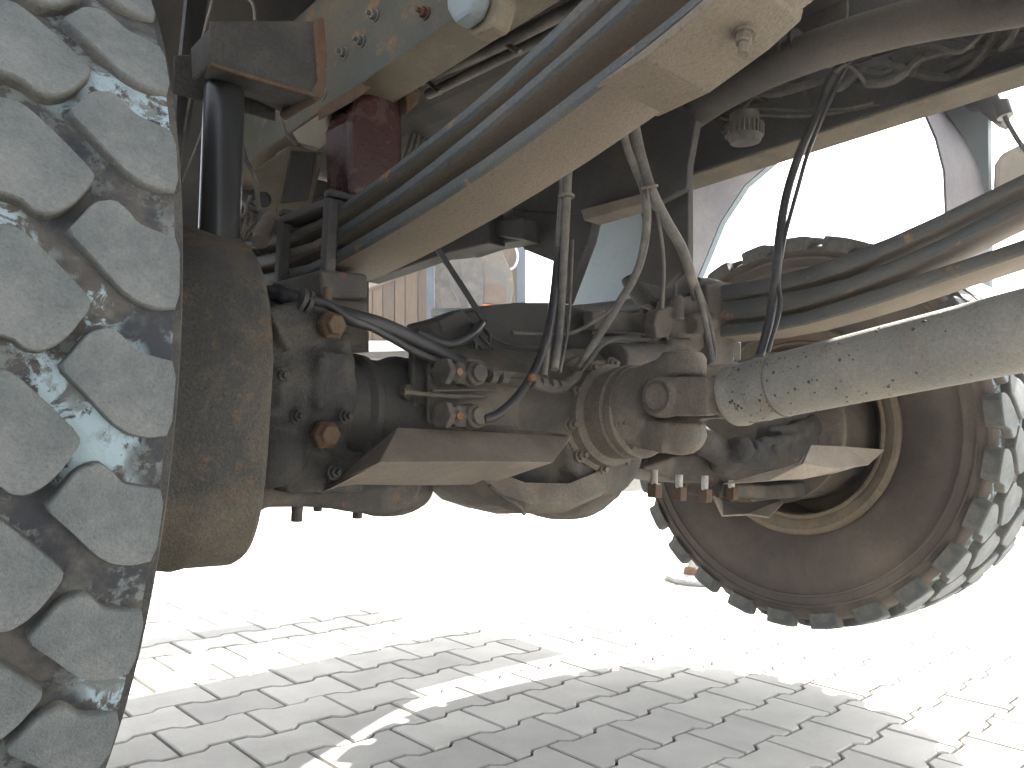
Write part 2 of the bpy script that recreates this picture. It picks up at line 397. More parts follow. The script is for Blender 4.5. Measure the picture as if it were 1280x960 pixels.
# ---- tyres
def tyre_mesh(lip=True):
    half = [(.108, .262), (.118, .270), (.128, .285), (.150, .320), (.166, .365), (.173, .410), (.173, .436), (.1765, .438), (.1765, .443), (.172, .445), (.171, .462), (.1745, .464), (.1745, .469), (.170, .471), (.168, .484), (.1705, .492), (.1775, .500), (.1785, .512), (.1755, .5185), (.1695, .5200), (.155, .5175), (.06, .5165)]
    if not lip: half = half[:-7] + [(.1705, .488), (.164, .496), (.150, .504), (.06, .507)]
    prof = half + [(-h, r) for h, r in half[::-1]]
    b = B(); b.lathe((0, 0, 0), (1, 0, 0), prof, 120, cap=False)
    bmesh.ops.recalc_face_normals(b.bm, faces=b.bm.faces)
    me = bpy.data.meshes.new('tyre'); b.bm.to_mesh(me); b.bm.free()
    me.materials.append(MT['groove']); me.materials.append(MT['sidewall']); me.materials.append(MT['knuckle'])
    for p in me.polygons:
        r = math.hypot(p.center.y, p.center.z); p.material_index = 0 if r > (.5192 if abs(p.center.x) > .1695 else .505) else 1; p.use_smooth = abs(p.center.x) < .171 or r < .43
        if p.material_index and r > .49 and lip: p.material_index = 2
    return me
def lug_mesh(poly, shoulder, fa=1.0):
    """poly: (x offset, angle in degrees)"""
    n = len(poly); cx = sum(p[0] for p in poly) / n; ca = sum(p[1] for p in poly) / n
    G = lambda x, k: x * (1.0 if fa == 1 else 1.035) if abs(x) > .17 else cx + (x - cx) * k
    poly = [(G(x, 1.03), (ca + (a - ca) * 1.0) * fa) for x, a in poly]
    bm = bmesh.new(); cx = sum(p[0] for p in poly) / n; ca = sum(p[1] for p in poly) / n
    def P(x, a, r):
        a = R(a); return V((x, -r * math.cos(a), r * math.sin(a)))
    def top(x): return TR - .006 * (x / .17) ** 2
    def sub(poly):
        out = []
        for i in range(n):                      # rounded corners: two cuts per corner
            a, b, c = poly[i - 1], poly[i], poly[(i + 1) % n]
            out.append(tuple(b[k] + (a[k] - b[k]) * .2 for k in (0, 1))); out.append(tuple(b[k] + (c[k] - b[k]) * .2 for k in (0, 1)))
        return out
    pl = sub(poly)
    def ring(sc, fr, low):
        out = []
        for x, a in pl:
            xx = cx + (x - cx) * (1 + sc * .8); aa = ca + (a - ca) * (1 + sc)
            r = (.503 if not (shoulder and abs(x) > .16) else (.496 if fa == 1 else .484)) * low + top(x) * (1 - low) - fr
            out.append(bm.verts.new(P(xx, aa, r)))
        return out
    rs = [ring(.06, 0, 1), ring(.03, .006, 0), ring(0.012, .0012, 0), ring(-.012, 0, 0), ring(-.22, -.0004, 0)]
    m = len(pl)
    lay = bm.faces.layers.float.new('top') if False else None
    for k, (A, C) in enumerate(zip(rs, rs[1:])):
        for i in range(m): bm.faces.new((A[i], A[(i + 1) % m], C[(i + 1) % m], C[i])).smooth = k == 1
    bm.faces.new(rs[-1]).smooth = False
    bmesh.ops.recalc_face_normals(bm, faces=bm.faces)
    me = bpy.data.meshes.new('tread_block'); bm.to_mesh(me); 
    at = me.attributes.new('top', 'FLOAT', 'POINT')
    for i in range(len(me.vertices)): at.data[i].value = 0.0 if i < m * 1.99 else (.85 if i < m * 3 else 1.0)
    bm.free(); me.materials.append(MT['tread']); return me
shoulder = [(.097, 1.2), (.103, 2.2), (.113, 4.0), (.126, 4.6), (.134, 4.0), (.142, 3.0), (.155, 2.7), (.172, 2.4), (.172, -3.4), (.156, -3.7), (.142, -3.4), (.131, -2.6), (.114, -.6)]
inner = [(.110, 0), (.110, -.7), (.105, -1.7), (.100, -2.7), (.092, -3.7), (.083, -4.3), (.074, -4.2), (.067, -3.5), (.043, -3.3), (.028, -3.0), (.014, -2), (.010, 0), (.018, 2.5), (.031, 3.8), (.046, 4.2), (.063, 4.5), (.071, 4.1), (.091, 2.1)]
def flip(p): return [(-x, -a) for x, a in p]
LUGS = [(lug_mesh(shoulder, True), 9.2), (lug_mesh(inner, False), 5.5), (lug_mesh(flip(inner), False), 0.4), (lug_mesh(flip(shoulder), False), -3.4)]
LUGS2 = [(lug_mesh(shoulder, True, 35 / 26), 9.2), (lug_mesh(inner, False, 35 / 26), 4.2), (lug_mesh(flip(inner), False, 35 / 26), -1.4), (lug_mesh(flip(shoulder), False, 35 / 26), -6.4)]
TY = tyre_mesh()
def wheel(c, flipz, label, LUGS, NL):
    t = link('tyre', TY if not flipz else tyre_mesh(False), None, truck); t.location = c; t.rotation_euler = (0, 0, math.pi if flipz else 0); t['label'] = label
    for me, a0 in LUGS:
        for k in range(NL):
            o = bpy.data.objects.new('tread_block', me); COL.objects.link(o); o.parent = t
            o.rotation_euler = (-R(a0 + k * 360 / NL), 0, 0)
    return t
wheel(WN, False, 'near front tyre with worn grey lugs and pale paint splashes in its grooves', LUGS, 35)
wheel(WF, True, 'far front tyre with brown dusty sidewall', LUGS2, 26)
# ---- rims
def rim(c, sg, label):
    """sg: direction of the truck's centre (+1 for the near wheel)"""
    b = B(); b.lathe(c, (sg, 0, 0), [(.126, .286), (.136, .286), (.142, .280), (.143, .271), (.137, .262), (.134, .252), (.127, .246), (.122, .238), (.10, .236), (.05, .234), (-.03, .236), (-.07, .236), (-.09, .20), (-.095, .10), (-.10, .0)], 96, cap=False)
    o = b.build('wheel_rim', 'rim', truck, smooth=True, label=label)
    b = B(); b.lathe(c, (sg, 0, 0), [(.128, .244), (.132, .241), (.130, .234), (.116, .230), (.11, .236)], 96, cap=False)
    b.build('lock_ring', 'rim', o, smooth=True)
    return o
rim(WN, 1, 'rim of the near wheel'); rim(WF, -1, 'dusty rusty rim of the far wheel')

# ---- near hub: drum, knuckle casing, swivel ball
HC = V((0, 1.11, .70))
b = B()
def sq_rings(b, c, prof, a_, b_, n=96, ex=3.0):
    rings = []
    for q_, k_ in prof:
        rg = []
        for i in range(n):
            t = 2 * math.pi * i / n; cs, sn = math.cos(t), math.sin(t)
            e = 4.2 if sn < .2 else 2.3
            r_ = (abs(cs) ** e + abs(sn) ** e) ** (-1 / e)
            rg.append(b.bm.verts.new((q_, c[0] + a_ * r_ * cs * k_, c[1] + b_ * r_ * sn * k_)))
        rings.append(rg)
    for A_, C_ in zip(rings, rings[1:]):
        for i in range(n): b.bm.faces.new((A_[i], A_[(i + 1) % n], C_[(i + 1) % n], C_[i]))
    b.bm.faces.new(rings[-1])
sq_rings(b, (1.135, .690), [(.215, .98), (.30, .99), (.345, 1.0), (.36, 1.012), (.375, 1.0), (.43, 1.0), (.437, .985), (.440, .96), (.441, .5)], .205, .229)
b.prism([S(x, y, 1.10) for x, y in [(205, 600), (300, 560), (309, 648), (302, 676), (292, 692), (280, 698), (200, 692)]], (0, .12, 0))
dr = b.build('brake_drum', 'drum', truck, smooth=True, label='near rusted brake drum')
b = B(); b.lathe(HC, (1, 0, 0), [(.430, .150), (.448, .150), (.452, .140), (.455, .10)], 64)
b.build('backing_plate', 'cast', truck, smooth=True)
b = B()
b.lathe(HC, (1, 0, 0), [(.43, .135), (.50, .140), (.55, .132), (.58, .120), (.595, .10)], 40)
b.box((.45, .985, .735), (.535, 1.03, .785)); b.box((.445, .968, .655), (.505, 1.06, .72)); b.box((.54, 1.0, .63), (.588, 1.2, .79))
b.cyl((.515, 1.075, .57), (.515, 1.075, .85), .036); b.box((.515, .975, .66), (.57, 1.0, .755))
b.prism([(.43, .98, .80), (.53, .98, .83), (.55, .98, .80), (.49, .98, .76)], (0, .2, 0))
b.prism([(.44, .965, .80), (.452, .965, .80), (.480, .965, .752), (.470, .965, .748)], (0, .03, 0)); b.box((.515, .962, .675), (.53, .99, .745)); b.lathe(HC, (1, 0, 0), [(.572, .128), (.590, .128)], 48); b.box((.46, .958, .675), (.468, .98, .71)); b.ball((.48, 1.01, .61), .045); b.cyl((.52, 1.06, .60), (.66, 1.08, .60), .045); b.box((.50, 1.0, .56), (.62, 1.12, .62)); b.ball((.55, 1.02, .62), .035)
kn = b.build('steering_knuckle', 'knuckle', truck, remesh=.0055, disp=.006, label='near steering knuckle')
for z in (.790, .640):
    b = B(); b.lathe((.535, .975, z), (0, -1, 0), [(0, .021), (.012, .021), (.018, .016), (.024, .014)], 6); b.cyl((.535, .985, z + .03), (.535, .985, z + .055), .006)
    b.build('rusty_plug', 'rust', kn, bevel=.002)
b = B(); b.lathe((0, 1.09, .682), (1, 0, 0), [(q_, r_ * .86) for q_, r_ in [(.585, .092), (.60, .094), (.615, .089), (.632, .090), (.640, .101), (.652, .100), (.658, .092), (.69, .094), (.712, .104), (.732, .103), (.742, .090), (.748, .06)]], 64)
b.build('swivel_boot', 'boot', truck, smooth=True, label='shiny black boot over the near steering joint')
b = B(); b.lathe(V((.690, 1.012, .71)), (.15, -1, 0), [(0, .012), (.01, .012), (.013, .008), (.016, .0)], 16)
b.build('grease_fitting', 'drum', truck, smooth=True)

# ---- axle beam and differential
b = B()
b.lathe(HC, (1, 0, 0), [(.72, .075), (.86, .072), (.95, .085), (1.05, .11), (1.2, .12), (1.30, .10), (1.36, .074), (1.46, .068)], 40)
b.box((.80, 1.03, .66), (1.0, 1.2, .76))
b.lathe((1.145, 1.16, .66), (0, -1, 0), [(-.16, .06), (-.12, .12), (-.05, .16), (.04, .172), (.10, .165), (.14, .13), (.17, .115)], 48)
b.ball((1.06, 1.12, .60), .105, 24, (1.5, 1, .85))
ax = b.build('axle_housing', 'cast', truck, remesh=.007, disp=.008, label='front axle housing with the differential bulge')
# diff pan: lower bulge with welded seam
pan = [(.80, .98, .585)]
b = B(); rows = []
prof = [S(585, 607, 1.0), S(612, 632, 1.0), S(645, 643, 1.0), S(700, 642, 1.0), S(745, 622, 1.0), S(775, 590, 1.0), S(800, 560, 1.0)]
for k, (ds, dz) in enumerate([(-.02, .055), (-.035, .02), (-.01, .003), (.05, -.004), (.13, .0), (.2, .04), (.22, .10)]):
    rows.append([V((p.x, 1.0 + ds, p.z + dz * (1.0 if 0 < i < 6 else .6))) for i, p in enumerate(prof)])
b.sheet(rows, -.006); b.build('differential_cover', 'brown_cast', ax, smooth=True)
b = B(); b.tube([S(612, 607, .96), S(630, 622, .955), S(648, 632, .955), S(655, 642, .99)], .0035, 8); b.build('weld_seam', 'drum', ax, smooth=True)
# upper dark tray on the axle
b = B(); T = [(575, 393), (605, 382), (650, 378), (700, 378), (738, 388), (742, 425), (745, 470), (560, 470), (552, 440), (548, 400)]
b.prism([S(px, py, 1.10) for px, py in T], (0, .10, 0)); b.build('axle_top_plate', 'dark', truck, bevel=.004, label='dark plate above the axle')
b = B(); b.prism([S(px, py, 1.05) for px, py in [(548, 400), (578, 386), (590, 400), (598, 430), (560, 436)]], (0, .03, 0)); b.build('lug_bracket', 'dark', truck, bevel=.004)
b = B(); b.sheet([[S(515, 425, 1.04), S(600, 432, 1.06), S(680, 440, 1.06), S(740, 448, 1.06)], [S(515, 470, .995), S(600, 470, .995), S(680, 478, .98), S(735, 475, .98)], [S(520, 540, 1.01), S(600, 535, 1.0), S(680, 540, .99), S(720, 545, .985)]], -.012)
b.build('axle_front_panel', 'cast', truck, bevel=.003)
b = B(); b.sheet([[S(535, 440, .99), S(600, 448, .985), S(650, 470, .98)], [S(535, 470, .975), S(600, 474, .97), S(650, 485, .965)], [S(535, 530, .98), S(600, 532, .97), S(650, 535, .965)]], -.008)
b.build('cover_plate', 'cast', truck, bevel=.004)
# pinion flange and universal joint
PA = V((1.105, .90, .712)); PB = V((1.06, .30, .803)); pd = (V((1.04, .27, .790)) - V((1.09, .70, .722))).normalized()
b = B(); b.lathe((1.13, 1.06, .692), (-.08, -1, .05), [(0, .135), (.022, .132), (.03, .120), (.045, .117), (.05, .108), (.075, .104), (.08, .096), (.098, .094), (.105, .082), (.13, .078)], 48)
for k in range(10):
    t = k * math.pi / 5 + .2; b.bolt(V((1.127, .985, .694)) + V((math.cos(t) * .100, -.0, math.sin(t) * .100)), (-.08, -1, .05), .010, .010)
b.build('pinion_housing', 'brown_cast', ax, smooth=True)
b = B(); b.lathe((1.118, .935, .700), (-.08, -1, .05), [(0, .080), (.004, .084), (.024, .085), (.027, .079), (.031, .079), (.034, .084), (.046, .083), (.049, .078)], 48)
for k in range(8):
    t = k * math.pi / 4 + .35; b.bolt(V((1.113, .888, .702)) + V((math.cos(t) * .066, 0, math.sin(t) * .066)), (-.08, -1, .05), .009, .009)
ps0 = b.build('pinion_flange', 'brown_cast', truck, smooth=True, label='rusty bolted flange between differential and propeller shaft')
# yokes + cross
J = V((1.108, .80, .722)); side = V((1, 0, 0)); 
b = B()
b.lathe(V((1.108, .895, .708)), (-.10, -1, .06), [(0, .075), (.02, .070), (.045, .05), (.05, .0)], 32)
for sg in (1, -1):
    b.lathe(J + V((0, 0, sg * .040)), (0, 0, sg), [(0, .040), (.030, .040), (.040, .032)], 24)
    b.beam(V((1.110, .89, .706 + sg * .046)), J + V((0, 0, sg * .056)), .080, .036)
b.ball(J + V((.004, .01, -.058)), .046, 20, (1, 1.1, .8)); b.beam(V((1.116, .90, .668)), J + V((0, 0, -.066)), .086, .052)
b.build('flange_yoke', 'brown_cast', truck, remesh=.004, disp=.003)
b = B()
for ax_ in ((1, 0, 0), (0, 0, 1)):
    b.cyl(J - V(ax_) * .06, J + V(ax_) * .06, .020)
b.build('joint_cross', 'dark', truck, smooth=True)
PS = V((1.09, .705, .722))                  # start of the tube
b = B()
for sg in (1, -1):
    e = J + V((sg * .052, 0, 0)); b.lathe(e, (sg, 0, 0), [(-.018, .034), (.012, .034), (.02, .030)], 28)
    b.beam(e, PS + V((sg * .036, 0, 0)), .024, .062, (0, 0, 1))
b.lathe(PS - pd * -.02, pd, [(-.03, .030), (0, .044), (.02, .047), (.035, .048)], 40)
yk = b.build('shaft_yoke', 'brown_cast', truck, remesh=.004, disp=.002)
for sg in (1, -1):
    b = B(); b.lathe(J + V((sg * .070, 0, 0)), (sg, 0, 0), [(0, .027), (.003, .027), (.003, .022), (.001, .020), (.001, 0)], 28); b.build('bearing_cap', 'drum', yk, smooth=True)
b = B(); E_ = PS + pd * 2.3
b.lathe(PS + pd * .02, pd, [(0, .0485), (.012, .050), (.02, .0475), (.05, .0475), (.054, .0485), (.062, .0475), (2.1, .0485), (2.14, .04), (2.16, .03)], 64)
pt = b.build('propeller_shaft', 'prop', truck, smooth=True, label='grey dusty propeller shaft tube speckled with dark spots')
b = B(); b.lathe(PS + pd * .105, pd, [(0, .0478), (.001, .0486), (.003, .0486), (.004, .0478)], 48); b.build('weld_ring', 'brown_cast', pt)
b = B()
rnd = random.Random(3)
u_ = pd.cross(V((0, 0, 1))).normalized(); v_ = u_.cross(pd)
for k in range(240):
    t = abs(rnd.gauss(0, .16)) + .04; a = rnd.uniform(0, 2 * math.pi); r_ = rnd.choice([.0008, .0011, .0015, .002, .0026])
    n_ = u_ * math.cos(a) + v_ * math.sin(a); c_ = PS + pd * t + n_ * (.0477 if t > .08 else .0478)
    b.lathe(c_, n_, [(0, r_), (.0006, r_ * .7), (.0007, 0)], 6)
b.build('tar_spots', 'dark', pt)['kind'] = 'stuff'

# ---- lower steering guard (near) and its far twin
b = B(); b.sheet([[S(412, 606, 1.02), S(497, 534, .97), S(600, 539, .97), S(714, 546, .97)], [S(400, 612, 1.01), S(474, 578, .88), S(590, 577, .88), S(692, 578, .88)], [S(370, 614, 1.06), S(445, 606, .99), S(530, 607, .99), S(610, 606, .99)]], -.006)
b.build('axle_guard_channel', 'plate', truck, bevel=.0015, label='folded guard plate under the near half of the axle')
b = B(); b.sheet([[Q(1000, 579, 1.55), Q(1014, 556, 1.62), Q(1060, 558, 1.76), Q(1107, 562, 1.88)], [Q(950, 592, 1.48), Q(1004, 580, 1.54), Q(1044, 586, 1.66), Q(1086, 581, 1.82)], [Q(905, 604, 1.40), Q(960, 602, 1.48), Q(1005, 597, 1.56), Q(1046, 588, 1.67)]], -.005)
b.build('axle_guard_plate', 'plate', truck, bevel=.0015, label='tan folded guard plate under the far half of the axle')
# near steering arm under the drum
b = B()
b.prism([S(x, y, 1.04) for x, y in [(308, 640), (330, 600), (360, 585), (420, 600), (500, 590), (530, 592), (531, 606), (520, 628), (500, 640), (470, 645), (440, 640), (395, 634), (340, 634), (318, 644)]], (0, .10, 0))
b.ball(S(484, 612, 1.14), .064, 16, (1.35, 1, .72)); b.ball(S(430, 612, 1.12), .04, 16, (1.4, 1, .8))
sa = b.build('steering_arm', 'cast', truck, remesh=.006, disp=.003, label='near steering arm')
for x0, x1, y1 in ((365, 379, 652), (392, 403, 639), (441, 454, 648)):
    b = B(); a_ = S((x0 + x1) / 2, 628, 1.06); e_ = S((x0 + x1) / 2, y1, 1.06); r_ = (x1 - x0) / 2 / F * 1.15
    b.cyl(a_, V((a_.x, a_.y, e_.z)), r_, n=16); b.build('stud', 'cast', sa, bevel=.001)
# far side steering linkage
b = B()
b.prism([S(x, y, 1.0) for x, y in [(905, 604), (960, 607), (1030, 600), (1045, 588), (1044, 604), (1030, 618), (980, 624), (900, 622)]], (0, .10, 0))
b.prism([S(x, y, 1.02) for x, y in [(800, 585), (850, 568), (930, 572), (1000, 570), (1010, 585), (930, 603), (850, 604)]], (0, .12, 0))
lk = b.build('far_steering_arm', 'cast', truck, remesh=.006, disp=.002)
b = B(); b.sheet([[S(893, 620, .99), S(904, 644, .99), S(935, 642, .99), S(962, 646, .99)], [S(893, 616, 1.06), S(904, 626, 1.08), S(935, 628, 1.08), S(985, 622, 1.08)]], .005)
b.build('splash_plate', 'plate', lk, bevel=.001)
b = B()
b.tube([S(870, 545, .98), S(905, 566, .97), S(950, 570, .97), S(1000, 545, .98), S(1020, 525, .99)], .030, 16)
b.ball(S(905, 575, .98), .036); b.ball(S(990, 548, .99), .034); b.lathe(S(1000, 545, .99), (1, 0, .1), [(-.03, .04), (0, .045), (.02, .03)], 20); b.cyl(S(975, 560, .97), S(1010, 552, .97), .03)
b.cyl(S(935, 560, .93), S(960, 575, .95), .024); b.ball(S(925, 562, .93), .03); b.tube([S(960, 536, .95), S(990, 534, .96), S(1018, 522, .97)], .009, 10); b.tube([S(950, 552, .93), S(985, 548, .94), S(1010, 538, .96)], .011, 10)
b.prism([S(x, y, .95) for x, y in [(985, 560), (1000, 536), (1020, 524), (1018, 548), (1004, 572), (990, 576)]], (0, .04, 0))
b.build('far_steering_knuckle', 'knuckle', truck, remesh=.0055, disp=.005, label='far steering knuckle behind the propeller shaft')
for x, y0, y1 in ((822, 590, 622), (853, 596, 626), (885, 597, 628), (918, 603, 625)):
    b = B(); a_ = S(x, y0, .98); e_ = S(x, y1, .98)
    b.box((a_.x - .011, .975, e_.z), (a_.x + .011, .997, e_.z + .028)); o = b.build('hanging_bolt', 'rust', lk, bevel=.002)
    b = B(); b.cyl((a_.x - .004, .985, e_.z + .026), (a_.x - .004, .985, a_.z + .004), .0075, n=12); b.build('bolt_shank', 'steel', lk, smooth=True)
# far drum inside the rim
b = B(); b.lathe((0, 1.10, .703), (-1, 0, 0), [(-2.12, .19), (-1.94, .192), (-1.93, .20), (-1.915, .20), (-1.91, .12), (-1.80, .09), (-1.72, .08)], 64)
b.build('far_brake_drum', 'brown_cast', truck, smooth=True)

# ================================================================== SPRINGS
def leaf(lo, up, q0, q1, parent, mat='leaf', bottom='leaf_dusty'):
    """lo / up: (y, z) lines of the leaf's lower and upper edge"""
    bm = bmesh.new()
    rows = []
    n = 26
    def at(line, y):
        line = sorted(line)
        for (a, za), (b_, zb) in zip(line, line[1:]):
            if a <= y <= b_: return za + (zb - za) * (y - a) / (b_ - a)
        return line[0][1] if y < line[0][0] else line[-1][1]
    y0 = min(lo)[0]; y1 = max(lo)[0]
    for i in range(n + 1):
        y = y0 + (y1 - y0) * i / n
        zs = [sum(at(L, y + k) for k in (-.05, -.02, 0, .02, .05)) / 5 for L in (lo, up)]
        c = .004
        rows.append([bm.verts.new(p) for p in ((q0, y, zs[0] + c), (q0 + c, y, zs[0]), (q1 - c, y, zs[0]), (q1, y, zs[0] + c), (q1, y, zs[1] - c), (q1 - c, y, zs[1]), (q0 + c, y, zs[1]), (q0, y, zs[1] - c))])
    for a, b_ in zip(rows, rows[1:]):
        for k in range(8):
            f = bm.faces.new((a[k], a[(k + 1) % 8], b_[(k + 1) % 8], b_[k])); f.material_index = 1 if k in (1,) else 0; f.smooth = k in (1, 5, 3, 7)
    bm.faces.new(rows[0]); bm.faces.new(rows[-1][::-1])
    bmesh.ops.recalc_face_normals(bm, faces=bm.faces)
    me = bpy.data.meshes.new('spring_leaf'); bm.to_mesh(me); bm.free()
    o = link('spring_leaf', me, [mat, bottom], parent)
    for i, p in enumerate(me.polygons): p.material_index = 1 if (i < n * 8 and i % 8 == 1) else 0
    return o
def full(pts, slope_end):
    """mirror a half line about the axle so that the leaf runs both ways"""
    pts = sorted(pts); y0, z0 = pts[0]
    ext = [(y0 - .25, z0 + slope_end * .25), (y0 - .55, z0 + slope_end * .55 * 1.05)]
    pts = ext[::-1] + pts; pts.append((1.11, pts[-1][1] - .002))
    zz = pts[-1][1]; return pts + [(2.22 - y, zz + (z - zz) * .3) for y, z in pts[::-1][1:] if y > .1]
near_spring = empty('leaf_spring', (0, 0, 0), 0, truck); near_spring['label'] = 'near leaf spring sweeping up towards the top of the picture'
leaf(full([(1.09, .886), (.977, .900), (.880, .915), (.76, .937), (.66, .959), (.553, .987), (.465, 1.015), (.398, 1.036)], .33), full([(1.09, .905), (.99, .919), (.847, .941), (.682, .973), (.576, 1.001), (.473, 1.03), (.411, 1.047)], .33), .572, .668, near_spring)
leaf(full([(1.09, .920), (.991, .935), (.861, .959), (.76, .982), (.646, 1.015), (.571, 1.039), (.501, 1.060)], .34), full([(1.09, .938), (.993, .953), (.872, .974), (.769, 1.000), (.653, 1.032), (.578, 1.054), (.512, 1.076)], .34), .572, .668, near_spring)
leaf(full([(1.09, .955), (.995, .971), (.874, .996), (.761, 1.018), (.673, 1.040), (.603, 1.061), (.551, 1.081)], .36), full([(1.09, .970), (.996, .986), (.875, 1.011), (.772, 1.034), (.682, 1.056), (.608, 1.080), (.567, 1.096)], .36), .572, .668, near_spring)
far_spring = empty('leaf_spring', (0, 0, 0), 0, truck); far_spring['label'] = 'far leaf spring seen against the bright wheel arch'
def fz(pts): return [(lambda p: (p.y, p.z))(Q(x, y, 1.50)) for x, y in pts]
leaf(full(fz([(975, 414), (1080, 386), (1180, 351), (1280, 318)]), .25), full(fz([(975, 398), (1080, 366), (1180, 332), (1280, 299)]), .25), 1.50, 1.60, far_spring)
leaf(full(fz([(970, 392), (1060, 366), (1150, 330), (1280, 262)]), .33), full(fz([(970, 368), (1060, 348), (1150, 312), (1280, 244)]), .33), 1.50, 1.60, far_spring)
leaf(full(fz([(970, 364), (1060, 338), (1150, 296), (1280, 232)]), .33), full(fz([(970, 346), (1060, 318), (1150, 280), (1280, 216)]), .33), 1.50, 1.60, far_spring)
# clamps on the axle
def clamp(q0, q1, parent, px0):
    if px0:
        b = B(); b.prism([S(x, y, 1.02) for x, y in [(399, 336), (461, 342), (461, 374), (404, 374)]], (0, .16, 0)); b.build('spring_seat', 'cast', parent, bevel=.007, seg=3)
        b = B(); b.prism([S(x, y, 1.03) for x, y in [(396, 372), (461, 376), (461, 432), (430, 436), (392, 420)]], (0, .15, 0)); b.build('spring_seat', 'cast', parent, bevel=.005)
    else:
        b = B(); b.box((q0 - .03, 1.02, .815), (q1 + .03, 1.20, .895)); b.box((q0 - .012, 1.0, .845), (q1 + .012, 1.03, .893)); b.build('spring_seat', 'cast', parent, bevel=.006)
    b = B(); b.box((q0 - .02, 1.03, .975), (q1 + .02, 1.19, .988)); b.build('clamp_plate', 'dark', parent, bevel=.004)
    b = B(); b.box((q0 + .002, 1.04, .862), (q0 + .05, 1.9, .884)); b.build('dark_cover_strip', 'dark', parent, bevel=.004)  # added dark strip under the leaves, darkens their bright undersides
    for y in (1.035, 1.185):
        if px0:
            b = B(); b.box((q0 - .020, y - .010, .80), (q0 - .002, y + .010, .984)); b.box((q0 - .020, y - .010, .9885), (q1 + .016, y + .010, 1.000)); b.box((q1 - .004, y - .010, .93), (q1 + .012, y + .010, .984))
            b.build('u_bolt', 'dark', parent, bevel=.004)
        else:
            b = B(); b.tube([(q0 - .016, y, .80), (q0 - .016, y, .995), (q0 - .008, y, 1.015), ((q0 + q1) / 2, y, 1.022), (q1 + .006, y, 1.015), (q1 + .010, y, .995), (q1 + .010, y, .80)], .0095, 10, 3); b.build('u_bolt', 'dark', parent, smooth=True)
clamp(.572, .668, near_spring, 1); clamp(1.50, 1.60, far_spring, 0)
# end clip with bolts near the top of the picture
b = B(); b.prism([Q(x, y, .568) for x, y in [(742, 108), (806, 60), (850, 24), (880, -2), (905, -26), (930, -50), (926, -32), (884, 10), (850, 38), (808, 72)]], (.104, 0, 0))
cl = b.build('spring_clip', 'leaf_dusty', near_spring, bevel=.002)
for x, y in ((905, 20), (930, 42)):
    c_ = Q(x, y, .625); b = B(); b.bolt(c_, (-.25, -.1, -1), .008, .010); b.cyl(c_, c_ + V((-.004, -.002, -.022)), .005); b.build('bolt', 'leaf_dusty', cl)

# ================================================================== FRAME
MT['frame_pale'] = grime('lightened_inner_web', (.085, .085, .088), (.11, .10, .088), rust=(.12, .07, .04), scale=5)  # lighter copy of the frame colour, making up for weak light on the far rail
def rail(q_web, sg, z0, z1, label):
    """sg: direction in which the flanges point (to the truck's middle)"""
    t = .008; fl = .082
    b = B()
    o = [(0, z0), (sg * fl, z0), (sg * fl, z0 + t), (sg * t, z0 + t), (sg * t, z1 - t), (sg * fl, z1 - t), (sg * fl, z1), (0, z1)]
    b.prism([(q_web + x, -2.2, z + (1.1 + 2.2) * .055) for x, z in o], (0, 4.1, -4.1 * .055))
    b.bm.normal_update()
    o = b.build('frame_rail', ['frame' if sg > 0 else 'frame_pale', 'flange'], truck, bevel=.003, label=label)
    for p in o.data.polygons:
        if abs(p.normal.z) > .9 and p.center.z < z0 + .004 + (1.1 - p.center.y) * .055: p.material_index = 1
    return o
r1 = rail(.660, 1, 1.232, 1.46, 'near frame rail with bolts and rust stains')
r2 = rail(1.545, -1, 1.252, 1.56, 'far frame rail with dusty lower flange')
for x, y in ((432, 67), (453, 52), (533, 17), (405, 118), (470, 20), (600, -20)):
    b = B(); b.bolt(Q(x, y, .660), (-1, 0, 0), .0078, .010); b.build('bolt', 'hose' if x < 500 else 'rust', r1)
# underside of cab and bed, engine
b = B(); b.box((-.16, .62, 1.78), (2.36, 2.12, 1.84)); b.box((-.16, -3.2, 1.50), (2.36, .30, 1.56))
b.build('floor_underside', 'belly', truck)
b = B(); b.box((-.14, .62, 1.84), (-.10, 2.12, 3.1)); b.box((2.33, .62, 1.84), (2.36, 2.12, 3.1)); b.box((-.14, .60, 1.84), (2.36, .64, 3.1)); b.box((-.14, 2.10, 1.5), (2.36, 2.14, 3.1)); b.box((-.14, .60, 3.08), (2.36, 2.14, 3.14))
b.build('cab', 'bluepanel', truck, bevel=.01)
b = B(); b.box((-.16, -3.2, 1.56), (2.36, .30, 2.1)); b.build('load_bed', 'frame', truck, bevel=.01)
b = B(); b.box((-.14, 2.40, .62), (2.36, 2.62, .86)); b.build('front_bumper', 'frame', truck, bevel=.02)
b = B(); b.box((2.05, 1.745, .485), (2.34, 2.14, .53)); b.box((2.05, 1.75, .56), (2.34, 2.14, .60)); b.split('cab_step', 'step_plate', 'white', truck)
b = B(); b.box((2.30, 1.75, .53), (2.34, 2.14, .56)); b.box((2.25, 1.76, .60), (2.34, 2.14, 1.8)); b.split('cab_corner', 'corner_panel', 'dark', truck)
b = B(); b.box((-.12, 1.745, .50), (.12, 2.14, 1.8)); b.build('cab_step', 'dark', truck, bevel=.01)
